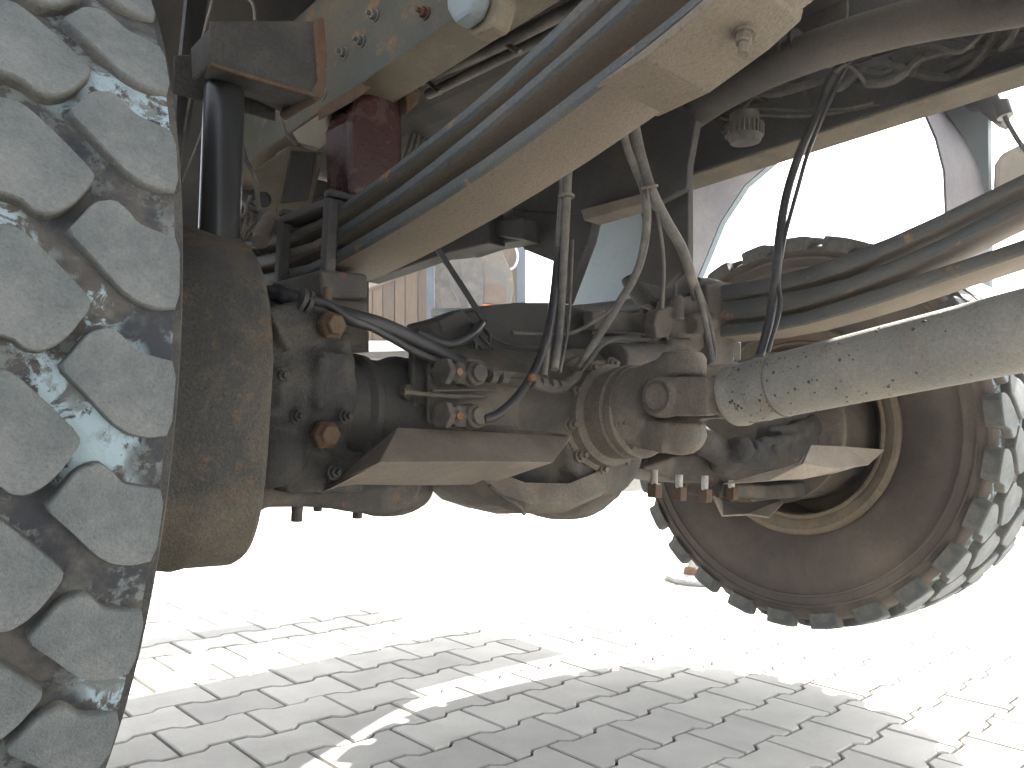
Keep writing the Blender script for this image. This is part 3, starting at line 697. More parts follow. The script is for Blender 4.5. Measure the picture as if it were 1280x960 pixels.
# engine and gearbox underside between the rails
b = B(); b.lathe((1.05, .1, 1.52), (0, 1, 0), [(0, .10), (.05, .14), (.5, .15), (.55, .19), (.7, .19), (1.9, .17)], 28); b.box((.85, .9, 1.40), (1.36, 1.9, 1.6))
b.build('gearbox_and_sump', 'belly', truck, bevel=.01)
b = B(); b.tube([Q(650, 280, 1.30), Q(740, 225, 1.28), Q(830, 165, 1.28), Q(910, 112, 1.28), Q(1000, 70, 1.26), Q(1130, 30, 1.26), Q(1300, -2, 1.26), Q(1500, -50, 1.26)], .034, 24)
b.tube([Q(640, 285, 1.30), Q(740, 222, 1.28)], .039, 24, 1)
ex = b.build('exhaust_pipe', 'belly', truck, smooth=True, label='dark exhaust pipe crossing behind the near spring')
b = B()
for x, y in ((985, 62), (1000, 58)):
    b.lathe(Q(x, y + 4, 1.262), (0, 1, -.15), [(-.003, .038), (.003, .038)], 24)
b.build('pipe_band', 'dark', ex)
b = B()
b.tube([Q(525, 100, .80), Q(620, 58, .80), Q(700, 18, .80), Q(790, -25, .80)], .011, 12); b.tube([Q(535, 118, .82), Q(640, 66, .82), Q(740, 18, .82), Q(800, -20, .82)], .009, 12)
b.tube([Q(600, 30, .80), Q(625, 50, .80), Q(650, 66, .80)], .005, 8); b.tube([Q(532, 100, .80), Q(550, 116, .80)], .005, 8)
b.split('pipe_run', 'pipe', 'hose', truck, smooth=True)
b = B(); b.prism([Q(x, y, .655) for x, y in [(577, -8), (578, 22), (588, 40), (606, 28), (616, 8), (616, -12)]], (-.03, 0, 0)); b.build('rubber_pad', 'bluepanel', r1, bevel=.008)
b = B(); b.prism([Q(x, y, .655) for x, y in [(572, -12), (575, 30), (590, 45), (616, 34), (628, 0), (624, -14)]], (.03, 0, 0)); b.build('pad_bracket', 'flange', r1, bevel=.006)

# bracket box reaching out over the shock absorber
b = B(); s0 = 1.0
P_ = [S(263, 26, s0), S(394, 26, s0), S(397, 119, s0), S(262, 78, s0)]
b.prism(P_, (0, .006, 0))
zb = S(330, 98, s0).z
b.sheet([[S(262, 78, s0), S(330, 99, s0), S(396, 119, s0)], [S(256, 92, s0 + .05), S(318, 112, s0 + .05), S(376, 128, s0 + .05)], [S(262, 96, s0 + .13), S(305, 116, s0 + .13), S(368, 141, s0 + .13)]], .006)
b.prism([p + V((0, .13, 0)) for p in P_], (0, .006, 0))
b.prism([S(238, 60, s0 + .1), S(266, 30, s0), S(262, 80, s0), S(240, 100, s0 + .1)], (.005, 0, 0))
bb = b.build('shock_bracket', 'knuckle', truck, bevel=.002, label='dark box bracket above the shock absorber')
b = B(); b.prism([S(x, y, s0 - .004) for x, y in [(392, 22), (406, 20), (410, 70), (407, 118), (396, 128), (388, 119), (398, 100), (395, 60)]], (0, .10, 0)); b.build('weld_flange', 'rust', bb, bevel=.004)
b = B(); b.tube([S(262, 80, s0 - .003), S(330, 101, s0 - .003), S(398, 121, s0 - .003)], .0035, 8); b.build('weld_seam', 'rust', bb, smooth=True)
# shock absorber
b = B(); a_ = S(281, 104, 1.06); e_ = S(273, 330, 1.06); dd = e_ - a_
b.lathe(a_, dd, [(0, .010), (.004, .024), (.012, .027), (dd.length, .0275)], 40)
sh = b.build('shock_absorber', 'black_gloss', truck, smooth=True, label='glossy black shock absorber tube above the brake drum')
b = B(); b.lathe(a_ - dd.normalized() * .024, dd, [(0, .012), (.004, .020), (.018, .022), (.024, .018)], 24); b.build('rubber_bush', 'plate', sh, smooth=True)
# panels left of it
b = B(); b.prism([S(x, y, 1.75) for x, y in [(150, -60), (480, -60), (450, 110), (330, 160), (330, 300), (150, 330)]], (0, .01, 0)); b.build('cab_rear_panel', 'belly', truck)
b = B(); b.sheet([[D(236, -20, 1.3), D(222, 120, 1.28), D(214, 280, 1.3)], [D(262, -20, 1.35), D(243, 120, 1.33), D(220, 280, 1.35)]], .006); b.build('mud_flap_bar', 'hose_black', truck)
b = B(); b.tube([D(268, -10, 1.3), D(250, 60, 1.3), D(240, 110, 1.3), D(228, 180, 1.3), D(220, 260, 1.3)], .0022, 6); b.tube([D(300, -10, 1.4), D(316, 5, 1.4), D(319, 26, 1.4)], .003, 6); b.tube([D(262, 130, 1.4), D(250, 170, 1.4), D(228, 228, 1.4)], .0016, 6)
b.split('cable_run', 'cable', 'hose', truck, smooth=True)
# spring hanger and gussets under the rail
b = B(); b.prism([Q(x, y, .70) for x, y in [(302, 122), (345, 130), (368, 178), (398, 198), (340, 215), (318, 215), (300, 160)]], (.008, 0, 0)); b.build('gusset_plate', 'frame', r1, bevel=.002)
b = B(); b.prism([Q(x, y, .665) for x, y in [(345, 130), (400, 122), (440, 108), (438, 150), (400, 186), (372, 178)]], (.008, 0, 0)); b.build('rail_gusset', 'flange', r1, bevel=.002)
b = B(); b.prism([S(x, y, 1.30) for x, y in [(317, 214), (362, 182), (360, 200), (345, 268), (334, 272)]], (0, .008, 0))
b.prism([S(x, y, 1.30) for x, y in [(361, 182), (405, 190), (402, 210), (388, 262), (345, 270), (349, 240)]], (0, .05, 0))
hg = b.build('spring_hanger', 'flange', truck, bevel=.003, label='tapered spring hanger with a round hole')
b = B(); b.prism([S(x, y, 1.296) for x, y in [(364, 188), (396, 190), (386, 250), (352, 254)]], (0, .004, 0)); b.build('hanger_face', 'dark', hg, bevel=.002)
b = B(); b.lathe(S(330, 249, 1.297), (0, -1, 0), [(0, .014), (.003, .013), (.003, .010), (.001, .010), (.001, 0)], 20); b.build('pin_hole', 'black_gloss', hg)
for x, y in ((331, 159), (336, 147), (327, 172)):
    b = B(); b.bolt(Q(x, y, .70), (-1, 0, 0), .007, .006); b.build('bolt', 'dark', r1)
b = B(); b.tube([S(301, 128, 1.25), S(300, 160, 1.25), S(306, 195, 1.25), S(318, 222, 1.25), S(324, 262, 1.27)], .004, 8); b.tube([S(345, 132, 1.28), S(352, 150, 1.28), S(358, 168, 1.28), S(370, 182, 1.28)], .003, 8); b.split('cable_run', 'cable', 'hose', truck, smooth=True)
b = B(); b.tube([S(340, 272, 1.25), S(330, 288, 1.22), S(325, 302, 1.2)], .013, 12, 4)
for k in range(6): b.lathe(S(337 - k * 2, 276 + k * 4, 1.24 - k * .006), (-.3, -.2, -1), [(-.0018, .0145), (.0018, .0145)], 14)
b.build('ribbed_gaiter', 'plate', truck, smooth=True)
b = B()
rr = random.Random(5)
for k in range(12):
    x = 290 + rr.random() * 40; y = 245 + rr.random() * 30
    b.tube([S(x, y, 1.4), S(x + rr.uniform(-12, 18), y + 18, 1.38), S(x + rr.uniform(-16, 10), y + rr.uniform(35, 55), 1.35)], .0035, 6, 4)
b.build('cable_tangle', 'plate', truck, smooth=True)['kind'] = 'stuff'
# red bump stop column
b = B(); b.prism([S(x, y, 1.16) for x, y in [(447, 118), (505, 108), (505, 215), (497, 240), (440, 245), (437, 150)]], (0, .09, 0)); b.build('bump_stop_column', 'redlead', truck, bevel=.012, seg=3, label='dark red bump stop column with wet shine')
b = B(); b.prism([S(x, y, 1.14) for x, y in [(440, 112), (466, 95), (512, 102), (527, 112), (524, 128), (510, 142), (506, 112), (470, 106), (440, 128)]], (0, .12, 0)); b.build('column_flange', 'rust', truck, bevel=.005)
# corrugated things and cables behind the column
b = B()
for k in range(9): b.tube([S(505 + k * 9, 200 - k * 6, 1.5), S(525 + k * 9, 150 - k * 6, 1.5), S(560 + k * 8, 130 - k * 7, 1.5)], .004, 6, 4)
b.build('wiring_loom', 'hose', truck, smooth=True)['kind'] = 'stuff'
# air tank and brackets behind spring
b = B(); b.prism([Q(x, y, 1.25) for x, y in [(640, 245), (730, 240), (790, 235), (742, 270), (735, 300), (705, 380), (700, 330), (655, 312), (640, 280)]], (.03, 0, 0))
b.prism([Q(x, y, 1.24) for x, y in [(860, 205), (858, 235), (805, 262), (800, 246), (722, 268), (640, 262), (640, 225), (850, 130), (870, 150)]], (.02, 0, 0))
b.prism([Q(x, y, 1.3) for x, y in [(798, 250), (860, 225), (860, 330), (830, 360), (790, 350), (806, 300)]], (.02, 0, 0))
b.build('crossmember_plates', 'belly', truck, bevel=.003)
b = B(); b.prism([Q(x, y, 1.215) for x, y in [(725, 262), (800, 242), (812, 246), (812, 252), (730, 276)]], (.05, 0, 0)); b.build('crossmember_edge', 'plate', truck, bevel=.003)
b = B(); b.prism([Q(x, y, 1.2) for x, y in [(545, 320), (600, 290), (640, 282), (655, 276), (655, 300), (610, 306), (580, 316)]], (.06, 0, 0)); b.prism([Q(x, y, 1.18) for x, y in [(605, 276), (655, 272), (656, 300), (600, 292)]], (.04, 0, 0))
b.build('steering_box_plate', 'dark', truck, bevel=.004)

# ================================================================== FITTINGS ON THE AXLE
def fitting(px, py, s, label=None):
    o = S(px, py, s); b = B()
    b.lathe(o, (-1, -.15, 0), [(-.03, .014), (-.018, .014), (-.016, .019), (.004, .019), (.006, .015), (.016, .015), (.018, .022), (.030, .022)], 6)
    b.lathe(o + V((.03, -.006, 0)), (0, -1, .1), [(-.012, .019), (.012, .019), (.016, .014), (.022, .014)], 20); b.ball(o + V((.028, 0, 0)), .021)
    f = b.build('hose_fitting', 'cast', truck, bevel=.002, label=label)
    b = B(); b.lathe(o + V((-.006, -.016, 0)), (0, -1, 0), [(0, .008), (.006, .006)], 8); b.build('nut', 'brass', f)
    return f
fitting(568, 466, .955, 'upper brake hose fitting on the axle'); fitting(568, 520, .955, 'lower brake hose fitting on the axle')
b = B(); b.tube([S(610, 466, .94), S(640, 468, .94), S(672, 472, .94)], .006, 10); b.tube([S(625, 474, .945), S(655, 478, .945)], .009, 10)
for x in (615, 628, 668, 678, 690, 700): b.lathe(S(x, 471 + (x - 615) * .14, .94), (1, 0, -.1), [(-.006, .011), (.006, .011)], 8)
b.tube([S(664, 478, .94), S(690, 486, .94), S(708, 480, .94), S(722, 468, .95)], .009, 10)
b.split('pipe_union', 'union_nut', 'cast', truck, smooth=True)
b = B(); b.tube([S(722, 470, .95), S(738, 450, .96), S(752, 432, .97), S(772, 424, .99), S(800, 425, 1.0), S(826, 424, 1.0)], .0042, 8); b.tube([S(608, 495, .955), S(560, 495, .955), S(505, 490, .96)], .0035, 8)
b.tube([S(540, 488, .955), S(620, 487, .955)], .0022, 6)
b.split('brake_pipe_run', 'brake_pipe', 'cast', truck, smooth=True)
b = B(); b.tube([S(605, 524, .93), S(622, 518, .925), S(645, 498, .92), S(662, 474, .92), S(676, 445, .93), S(685, 415, .95), S(692, 370, .98), S(697, 320, 1.0), S(706, 210, 1.02)], .0072, 12)
b.build('brake_hose', 'hose_black', truck, smooth=True, label='brake hose curving down to the lower fitting')
b = B(); b.lathe(S(664, 472, .908), (0, -1, 0), [(0, .0075), (.006, .006), (.008, 0)], 12); b.build('orange_clip', 'brass', truck)
b = B(); b.tube([S(711, 205, 1.0), S(706, 300, .99), S(700, 400, .97), S(693, 462, .95)], .0075, 12); b.tube([S(705, 200, 1.01), S(697, 320, 1.0), S(688, 400, .98), S(680, 470, .95)], .006, 10); b.tube([S(716, 300, 1.0), S(711, 400, .98), S(700, 466, .95)], .0028, 8)
b.split('hose_bundle', 'hose', 'hose', truck, smooth=True, label='bundle of hoses hanging straight down behind the spring')
b = B(); b.lathe(S(708, 245, .995), (0, 0, 1), [(-.0025, .015), (.0025, .015)], 16); b.build('cable_tie', 'hose', truck)
# bundle of grey hoses
b = B(); b.tube([S(785, 120, .90), S(794, 165, .90), S(802, 200, .90), S(814, 238, .90), S(832, 275, .91), S(852, 310, .92), S(864, 345, .93), S(870, 372, .95)], .0105, 12)
b.tube([S(776, 150, .91), S(786, 190, .91), S(804, 235, .91), S(808, 262, .91), S(806, 300, .92), S(796, 340, .93), S(770, 385, .95), S(745, 425, .97), S(722, 462, .97)], .0075, 12)
b.tube([S(808, 235, .90), S(812, 275, .91), S(804, 325, .92), S(782, 370, .94), S(742, 402, .97), S(705, 418, 1.0), S(640, 416, 1.02)], .0035, 10)
b.tube([S(814, 240, .91), S(824, 280, .91), S(830, 330, .92), S(828, 385, .95)], .0032, 8); b.tube([S(838, 150, 1.0), S(842, 230, 1.0), S(845, 300, 1.0), S(843, 390, 1.0)], .0035, 8)
b.tube([S(868, 350, .93), S(878, 385, .93), S(886, 425, .92), S(891, 455, .90)], .0062, 12); b.tube([S(868, 345, .94), S(884, 390, .94), S(893, 430, .94), S(893, 452, .93)], .004, 10)
b.split('hose_bundle', 'hose', 'hose', truck, smooth=True, label='bundle of grey hoses fanning out beside the far spring')
b = B(); b.lathe(S(812, 234, .895), (.3, 0, -1), [(-.002, .016), (.002, .016)], 16); b.build('cable_tie', 'plate', truck)
# long black hoses in front of the wheel arch
b = B(); b.tube([Q(1062, 50, 1.42), Q(1040, 100, 1.42), Q(1018, 150, 1.42), Q(1000, 190, 1.40), Q(984, 240, 1.38), Q(975, 290, 1.36), Q(970, 340, 1.34), Q(962, 400, 1.32), Q(950, 445, 1.30)], .0085, 12)
b.tube([Q(1070, 60, 1.42), Q(1040, 120, 1.42), Q(1012, 185, 1.40), Q(996, 240, 1.38), Q(980, 300, 1.36), Q(973, 350, 1.34), Q(975, 385, 1.32), Q(960, 440, 1.30)], .0042, 10)
b.split('hose_bundle', 'hose', 'hose_black', truck, smooth=True, label='pair of black hoses hanging across the bright wheel arch')
b = B(); b.tube([Q(1044, 90, 1.40), Q(1058, 82, 1.42), Q(1072, 92, 1.44), Q(1085, 108, 1.46)], .004, 8); b.tube([Q(1060, -10, 1.40), Q(1058, 30, 1.40), Q(1055, 60, 1.40)], .0025, 8); b.lathe(Q(1050, 66, 1.41), (0, 0, 1), [(-.005, .014), (.005, .014)], 12)
b.split('cable_run', 'cable', 'hose', truck, smooth=True)
# dark strut and cable over the axle
b = B(); b.beam(S(543, 305, 1.12), S(606, 402, 1.06), .013, .010); b.build('strut', 'hose_black', truck, bevel=.001)
b = B(); b.tube([S(604, 405, 1.05), S(612, 420, 1.045), S(640, 432, 1.04), S(680, 434, 1.04)], .003, 8); b.tube([S(520, 416, 1.0), S(560, 430, .995), S(590, 418, 1.0), S(602, 405, 1.04)], .008, 10)
rr = random.Random(9)
for k in range(7): b.tube([S(596 + rr.uniform(-8, 8), 405, 1.04), S(600 + rr.uniform(-14, 14), 418, 1.02), S(606 + rr.uniform(-16, 20), 436, 1.02)], .003, 6, 4)
b.split('wiring', 'wire', 'hose_black', truck, smooth=True)
# fat hose from the hub to the axle
b = B(); b.tube([S(345, 365, 1.04), S(362, 372, 1.01), S(398, 385, .985), S(440, 397, .975), S(480, 408, .98), S(520, 426, .985), S(560, 446, .98), S(580, 456, .97)], .0125, 14)
b.tube([S(378, 372, .98), S(410, 380, .965), S(440, 400, .96), S(470, 412, .97), S(520, 440, .97), S(556, 455, .965)], .006, 10)
fh = b.split('hub_hoses', 'hose', 'hose_black', truck, smooth=True, label='thick black hose from the near hub to the axle')
b = B()
for x, y in ((376, 375), (384, 378)): b.lathe(S(x, y, .985), (1, 0, -.25), [(-.003, .017), (.003, .017)], 14)
b.split('hose_clip', 'clip_ring', 'dark', truck, smooth=True)
# valve cluster right of the differential
b = B(); c_ = S(855, 400, 1.0)
b.prism([S(x, y, .98) for x, y in [(822, 388), (838, 382), (844, 392), (838, 420), (822, 424), (818, 405)]], (0, .03, 0))
b.prism([S(x, y, 1.0) for x, y in [(845, 372), (880, 368), (894, 385), (888, 420), (876, 440), (850, 438), (836, 425), (840, 395)]], (0, .05, 0))
b.cyl(S(862, 405, .985), S(888, 402, .985), .022); b.cyl(S(835, 432, .98), S(860, 430, .98), .014); b.cyl(S(848, 400, .97), S(846, 370, .98), .012)
b.prism([S(x, y, 1.02) for x, y in [(768, 428), (838, 432), (840, 468), (775, 470)]], (0, .05, 0)); b.cyl(S(770, 450, .99), S(840, 448, .99), .03)
b.prism([S(x, y, 1.05) for x, y in [(740, 388), (824, 392), (822, 418), (744, 412)]], (0, .03, 0)); b.prism([S(x, y, 1.0) for x, y in [(808, 424), (885, 428), (884, 434), (808, 436)]], (0, .04, 0))
b.build('brake_valve_cluster', 'cast', truck, remesh=.0035, disp=.003, label='dusty brake valve block beside the far spring seat')
b = B(); b.prism([S(x, y, 1.06) for x, y in [(790, 345), (830, 330), (872, 330), (880, 365), (840, 392), (812, 380)]], (0, .05, 0)); b.build('chamber', 'belly', truck, bevel=.02, seg=3)

# ================================================================== PARTS ON THE FAR RAIL
b = B(); qf = 1.52
b.tube([Q(885, 128, 1.47), Q(930, 133, 1.47), Q(1000, 138, 1.47), Q(1060, 135, 1.47), Q(1092, 128, 1.47)], .004, 8); b.tube([Q(885, 140, 1.47), Q(940, 143, 1.47), Q(1020, 144, 1.47), Q(1100, 130, 1.48)], .004, 8)
b.tube([Q(995, 78, 1.48), Q(1008, 120, 1.48), Q(1014, 132, 1.47)], .003, 8); b.tube([Q(1070, 72, 1.48), Q(1120, 60, 1.48), Q(1160, 38, 1.48), Q(1190, 48, 1.48), Q(1215, 58, 1.48)], .006, 8); b.tube([Q(1130, 88, 1.48), Q(1180, 98, 1.48), Q(1210, 88, 1.48), Q(1240, 50, 1.48), Q(1255, 10, 1.48)], .008, 8)
b.tube([Q(1180, 88, 1.49), Q(1230, 66, 1.49), Q(1300, 50, 1.49)], .008, 8); b.tube([Q(1180, 70, 1.49), Q(1240, 46, 1.49), Q(1300, 30, 1.49)], .006, 8)
b.tube([Q(1270, -10, 1.45), Q(1272, 20, 1.45), Q(1264, 45, 1.46), Q(1250, 60, 1.47)], .008, 8); b.tube([Q(880, 100, 1.47), Q(868, 130, 1.47), Q(860, 160, 1.46)], .003, 8); b.tube([Q(858, 176, 1.46), Q(848, 190, 1.46), Q(846, 204, 1.46)], .004, 8)
b.split('rail_pipe_run', 'pipe', 'hose', truck, smooth=True)
b = B()
b.prism([Q(x, y, 1.45) for x, y in [(950, 92), (985, 78), (996, 80), (994, 95), (985, 105), (960, 112)]], (.05, 0, 0)); b.prism([Q(x, y, 1.45) for x, y in [(915, 100), (935, 92), (948, 100), (945, 120), (925, 122)]], (.05, 0, 0))
b.lathe(Q(922, 101, 1.45), (-1, 0, 0), [(0, .014), (.006, .014), (.006, .008), (0, .008)], 16); b.prism([Q(x, y, 1.46) for x, y in [(884, 118), (896, 116), (905, 150), (915, 162), (900, 165), (888, 145)]], (.04, 0, 0))
b.prism([Q(x, y, 1.46) for x, y in [(1108, 70), (1130, 55), (1150, 60), (1140, 78), (1115, 80)]], (.04, 0, 0)); b.cyl(Q(1015, 78, 1.47), Q(1075, 60, 1.47), .010)
b.build('air_valves', 'cast', truck, remesh=.004, label='air valves and pipe joints on the far frame rail')
b = B(); c_ = Q(930, 168, 1.42)
b.lathe(c_ + V((0, 0, .045)), (.1, 0, -1), [(0, .030), (.02, .030), (.022, .036), (.045, .037), (.05, .036), (.062, .030), (.066, .0)], 32)
fc = b.build('breather_cap', 'hose', truck, smooth=True, label='ribbed breather cap under the far frame rail')
b = B()
for k in range(24):
    t = k * math.pi / 12; p = c_ + V((math.cos(t) * .0375, math.sin(t) * .0375, .0)); b.box((p.x - .0022, p.y - .0022, p.z - .004), (p.x + .0022, p.y + .0022, p.z + .02))
b.build('ribs', 'hose', fc)

# ================================================================== WHEEL ARCH
arc = [(845, 420), (862, 370), (885, 315), (900, 278), (930, 232), (968, 199), (1010, 178), (1050, 165), (1085, 150)]
A0 = [Q(x, y, 2.33) for x, y in arc] + [V((2.33, y, z)) for y, z in ((.90, 1.69), (.85, 1.665), (.812, 1.60), (.765, 1.515), (.731, 1.42), (.713, 1.336), (.709, 1.226), (.708, 1.1))]
rows = [A0, [V((2.03, p.y, p.z)) for p in A0]]
b = B(); b.sheet([rows[0], [V((2.18, p.y, p.z)) for p in A0], rows[1]], .006)
b.build('wheel_arch_liner', 'arch', truck, smooth=True, label='pale liner of the far wheel arch')
b = B(); ol = [(p.y, p.z) for p in A0]
ymin = min(y for y, z in ol); ymax = max(y for y, z in ol)
outer = [(ymax + .25, ol[0][1]), (ymax + .25, 1.86), (ymin - .003, 1.86)] + [(ymin - .003, ol[-1][1])]
pts = [(2.335, y, z) for y, z in ol] + [(2.335, y, z) for y, z in outer[::-1]]
b.prism(pts, (.03, 0, 0)); b.build('cab_side_panel', 'bluepanel', truck)

b = B(); b.prism([Q(x, y, 2.02) for x, y in [(722, 300), (742, 262), (800, 240), (856, 222), (858, 260), (852, 330), (820, 392), (690, 392), (690, 340)]], (.012, 0, 0))
wp = b.build('wing_panel', 'bluepanel', truck, label='pale blue panel showing between the hanging hoses', bevel=.002)
b = B(); b.bolt(Q(757, 270, 2.02), (-1, 0, 0), .012, .012); b.build('bolt', 'rust', wp)

# ================================================================== THINGS IN THE YARD
def wd(px, py, d): return TM @ D(px, py, d)     # world point
fwd = M @ V((0, 0, -1)); fwd.z = 0; fwd.normalize(); sde = V((fwd.y, -fwd.x, 0))
DT = 9.0
tr = empty('timber_trailer', (wd(560, 560, DT).x, wd(560, 560, DT).y, 0))
tag(tr, 'timber sided trailer with a blue corner post, seen past the near spring', 'trailer')
off = -V(tr.location)
def wp_(px, py, d=DT): return wd(px, py, d) + off
def part(name, pts, th, mat, d=DT, bev=.003, parent=tr):
    b = B(); b.prism([wp_(x, y, d) for x, y in pts], fwd * th); return b.build(name, mat, parent, bevel=bev)
x = 424
rr = random.Random(4)
while x < 532:
    wdt = rr.choice((13, 15, 16)); dk = rr.uniform(0, .06)
    part('plank', [(x, 350 - (x - 460) * .30), (x + wdt - 1.2, 350 - (x + wdt - 460) * .30), (x + wdt - 1.2, 428), (x, 428)], .03 + dk, 'wood', DT + dk); x += wdt
part('back_board', [(425, 356), (530, 326), (530, 428), (425, 428)], .02, 'dark', DT + .12)  # dark board added so that no bright sky shows between the planks
part('top_rail', [(420, 376), (420, 364), (546, 316), (546, 327)], .1, 'plate', DT - .06)
part('corner_post', [(533, 318), (542, 315), (542, 436), (533, 434)], .12, 'blue', DT - .08)
ep = part('end_plate', [(543, 312), (572, 300), (600, 300), (600, 436), (543, 436)], .02, 'cast', DT - .02)
for y in (350, 408):
    b = B(); b.bolt(wp_(546, y, DT - .02), -fwd, .022, .02); b.build('bolt', 'rust', ep)
part('bed_sill', [(420, 426), (536, 426), (556, 424), (556, 436), (420, 440)], .14, 'white', DT - .1)
part('bed_floor', [(420, 436), (760, 436), (760, 448), (420, 448)], 2.0, 'belly', DT)
b = B(); R_ = [wp_(x, y, DT - .3) for x, y in [(551, 300), (556, 330), (566, 362), (582, 392), (600, 412)]]; R2 = [wp_(x, y, DT - .3) for x, y in [(585, 296), (588, 330), (592, 362), (598, 392), (606, 412)]]
b.sheet([R_, [p + fwd * .12 for p in R2]], .02); b.build('mudguard', 'belly', tr, smooth=True)
mg = part('bracket_plate', [(582, 310), (606, 300), (620, 302), (640, 340), (642, 362), (636, 388), (600, 392), (588, 360)], .04, 'frame', DT - .35)
part('side_plate', [(574, 312), (596, 312), (604, 345), (604, 392), (588, 398), (580, 360)], .03, 'knuckle', DT - .40)
b = B(); b.prism([wp_(x, y, DT - .37) for x, y in [(607, 356), (612, 354), (632, 358), (632, 376), (628, 382), (604, 378)]], fwd * .015); b.build('rusty_recess', 'rust', mg, bevel=.002)
b = B(); b.prism([wp_(x, y, DT - .40) for x, y in [(600, 380), (632, 382), (630, 390), (600, 388)]], fwd * .03); b.build('red_reflector', 'orange', mg, bevel=.002)
part('rear_post', [(646, 300), (657, 300), (657, 436), (646, 436)], .1, 'blue', DT)
part('inner_board', [(622, 300), (646, 300), (646, 436), (622, 436)], .03, 'wood', DT + .1)
b = B(); b.tube([wp_(x, y, DT - .1) for x, y in [(640, 300), (647, 318), (644, 332), (636, 337), (630, 336)]], .012, 8); b.build('white_cable', 'white', tr, smooth=True)
for px in (440, 706):
    c = wp_(px, 560, DT + .5); c.z = .5; t = B(); t.lathe(c - sde * 0 , fwd, [(-.14, .25), (-.15, .40), (-.12, .48), (0, .5), (.12, .48), (.15, .40), (.14, .25)], 40, cap=False); o = t.build('tyre', 'groove', tr, smooth=True)
    t = B(); t.lathe(c, fwd, [(-.13, .26), (-.05, .24), (-.04, .08), (-.09, .06), (-.09, 0)], 32, cap=False); t.build('rim', 'rim', tr, smooth=True)
b = B(); a_ = wp_(440, 560, DT + .5); c_ = wp_(706, 560, DT + .5); a_.z = c_.z = .5
b.beam(a_, a_ + fwd * 1.2, .1, .1); b.beam(c_, c_ + fwd * 1.2, .1, .1); b.beam(V((a_.x, a_.y, .5)) + fwd * .4, V((a_.x, a_.y, 1.7)) + fwd * .4, .1, .1, fwd); b.beam(V((c_.x, c_.y, .5)) + fwd * .4, V((c_.x, c_.y, 1.7)) + fwd * .4, .1, .1, fwd)
b.split('running_gear', 'beam', 'belly', tr)
# base of a road sign
p = TM @ Zp(872, 727, 0); p.z = 0
sg = empty('sign_base', p); tag(sg, 'round grey sign base with an orange collar, on the paving behind the far wheel', 'sign base')
b = B(); b.lathe((0, 0, .004), (0, 0, 1), [(0, .150), (.012, .155), (.022, .150), (.030, .10), (.034, .05)], 40); b.build('base_disc', 'steel', sg, smooth=True)
b = B(); b.lathe((-.02, 0, .036), (0, 0, 1), [(0, .05), (.03, .045), (.034, .03)], 24); b.build('collar', 'brass', sg, smooth=True)
b = B(); b.cyl((-.02, 0, .06), (-.02, 0, .115), .028, n=20); b.build('post_socket', 'steel', sg, bevel=.003)
# pale kerb far away
a_ = TM @ Zp(700, 606, 0); c_ = TM @ Zp(1130, 622, 0); a_.z = c_.z = 0
kb = link('concrete_kerb', bpy.data.meshes.new('concrete_kerb'), 'arch'); tag(kb, 'low pale concrete kerb at the far side of the yard', 'kerb')
t = B(); d_ = (c_ - a_).normalized(); a_ -= d_ * 6; c_ += d_ * 8; t.beam(a_ + V((0, 0, .06)), c_ + V((0, 0, .06)), .18, .12); t.beam(a_ + V((0, 0, .03)) - fwd * .4, c_ + V((0, 0, .03)) - fwd * .4, .5, .06); bmesh.ops.recalc_face_normals(t.bm, faces=t.bm.faces); t.bm.to_mesh(kb.data); t.bm.free()

# more of the truck
b = B(); b.prism([S(x, y, 1.95) for x, y in [(120, 180), (300, 200), (420, 230), (520, 235), (520, 300), (461, 345), (461, 440), (120, 470)]], (0, .03, 0)); b.build('dark_backing_panel', 'belly', truck)  # added dark sheet, closes the bright gaps behind hub and near spring
b = B()
for k in range(5): b.tube([S(285 + k * 8, 250 + k * 12, 1.6), S(330 + k * 6, 262 + k * 10, 1.55), S(400, 250 + k * 14, 1.6)], .008, 8, 4)
b.split('pipe_run', 'pipe', 'dark', truck, smooth=True)
b = B(); b.prism([Q(x, y, 2.30) for x, y in [(1198, 118), (1244, 112), (1256, 134), (1251, 156), (1240, 152), (1228, 142), (1220, 134), (1206, 134)]], (.06, 0, 0)); ml = b.build('side_marker_lamp', 'dark', truck, bevel=.006, label='black side lamp hanging beyond the wheel arch')
b = B(); b.cyl(Q(1251, 128, 2.28), Q(1257, 146, 2.28), .02, n=16); b.build('lamp_ring', 'black_gloss', ml, smooth=True)
b = B(); b.tube([Q(1256, 146, 2.28), Q(1268, 168, 2.28), Q(1282, 188, 2.28), Q(1300, 205, 2.28)], .006, 8); b.build('lamp_cable', 'dark', ml, smooth=True)
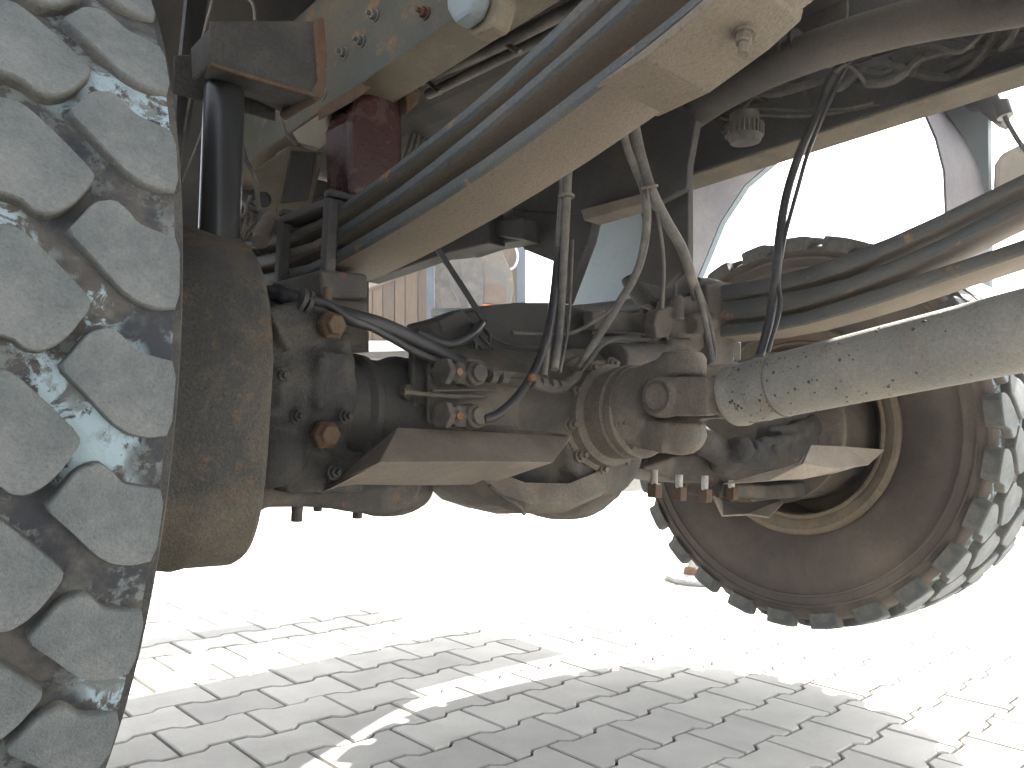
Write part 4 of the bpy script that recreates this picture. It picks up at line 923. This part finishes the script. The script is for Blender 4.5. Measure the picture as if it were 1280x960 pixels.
b = B(); b.prism([Q(x, y, 2.33) for x, y in [(1238, 255), (1240, 205), (1248, 190), (1290, 170), (1420, 120), (1420, 190), (1290, 240)]], (.35, 0, 0)); b.build('storage_box', 'cream', truck, bevel=.02, seg=3)

b = B(); b.prism([S(x, y, .985) for x, y in [(884, 356), (900, 351), (918, 354), (918, 456), (888, 456)]], (0, .03, 0)); b.build('clamp_block', 'cast', far_spring, bevel=.005)
b = B()
for x, y in ((420, 405), (372, 520), (352, 470), (432, 520), (418, 590)): b.bolt(S(x, y, .968), (0, -1, .0), .0085, .008)
b.split('casting_bolts', 'bolt', 'knuckle', kn)

b = B(); b.prism([Q(x, y, 1.16) for x, y in [(445, 338), (500, 314), (545, 292), (610, 262), (612, 304), (560, 316), (455, 352)]], (.05, 0, 0)); b.build('dark_wedge_filler', 'dark', truck, bevel=.004)  # added dark plate, fills the bright wedge below the near spring

# thin haze volume, added to imitate the pale veil of lens glare
hz = bpy.data.materials.new('veil_haze'); hz.use_nodes = True; n_ = hz.node_tree.nodes; n_.remove(n_['Principled BSDF'])
pv = n_.new('ShaderNodeVolumePrincipled'); pv.inputs['Density'].default_value = .005; pv.inputs['Color'].default_value = (.95, .93, .93, 1); pv.inputs['Anisotropy'].default_value = .6
hz.node_tree.links.new(pv.outputs[0], n_['Material Output'].inputs['Volume'])
bm = bmesh.new(); bmesh.ops.create_cube(bm, size=1); me = bpy.data.meshes.new('haze'); bm.to_mesh(me); bm.free(); me.materials.append(hz)
ho = bpy.data.objects.new('haze', me); COL.objects.link(ho); ho.scale = (250, 250, 5.2); ho.location = (0, 0, 1.6); ho['kind'] = 'stuff'

b = B(); rr = random.Random(21)
for k in range(10):
    x = rr.uniform(872, 1180); y = 118 - (x - 872) * .20 + rr.uniform(-22, 26)
    b.tube([Q(x, y, 1.47), Q(x + rr.uniform(15, 35), y + rr.uniform(-14, 10), 1.46), Q(x + rr.uniform(45, 75), y + rr.uniform(-26, 4), 1.46), Q(x + rr.uniform(80, 120), y + rr.uniform(-34, -8), 1.47)], rr.choice((.004, .006, .008)), 8, 4)
b.split('rail_pipe_run', 'pipe', 'hose', truck, smooth=True)
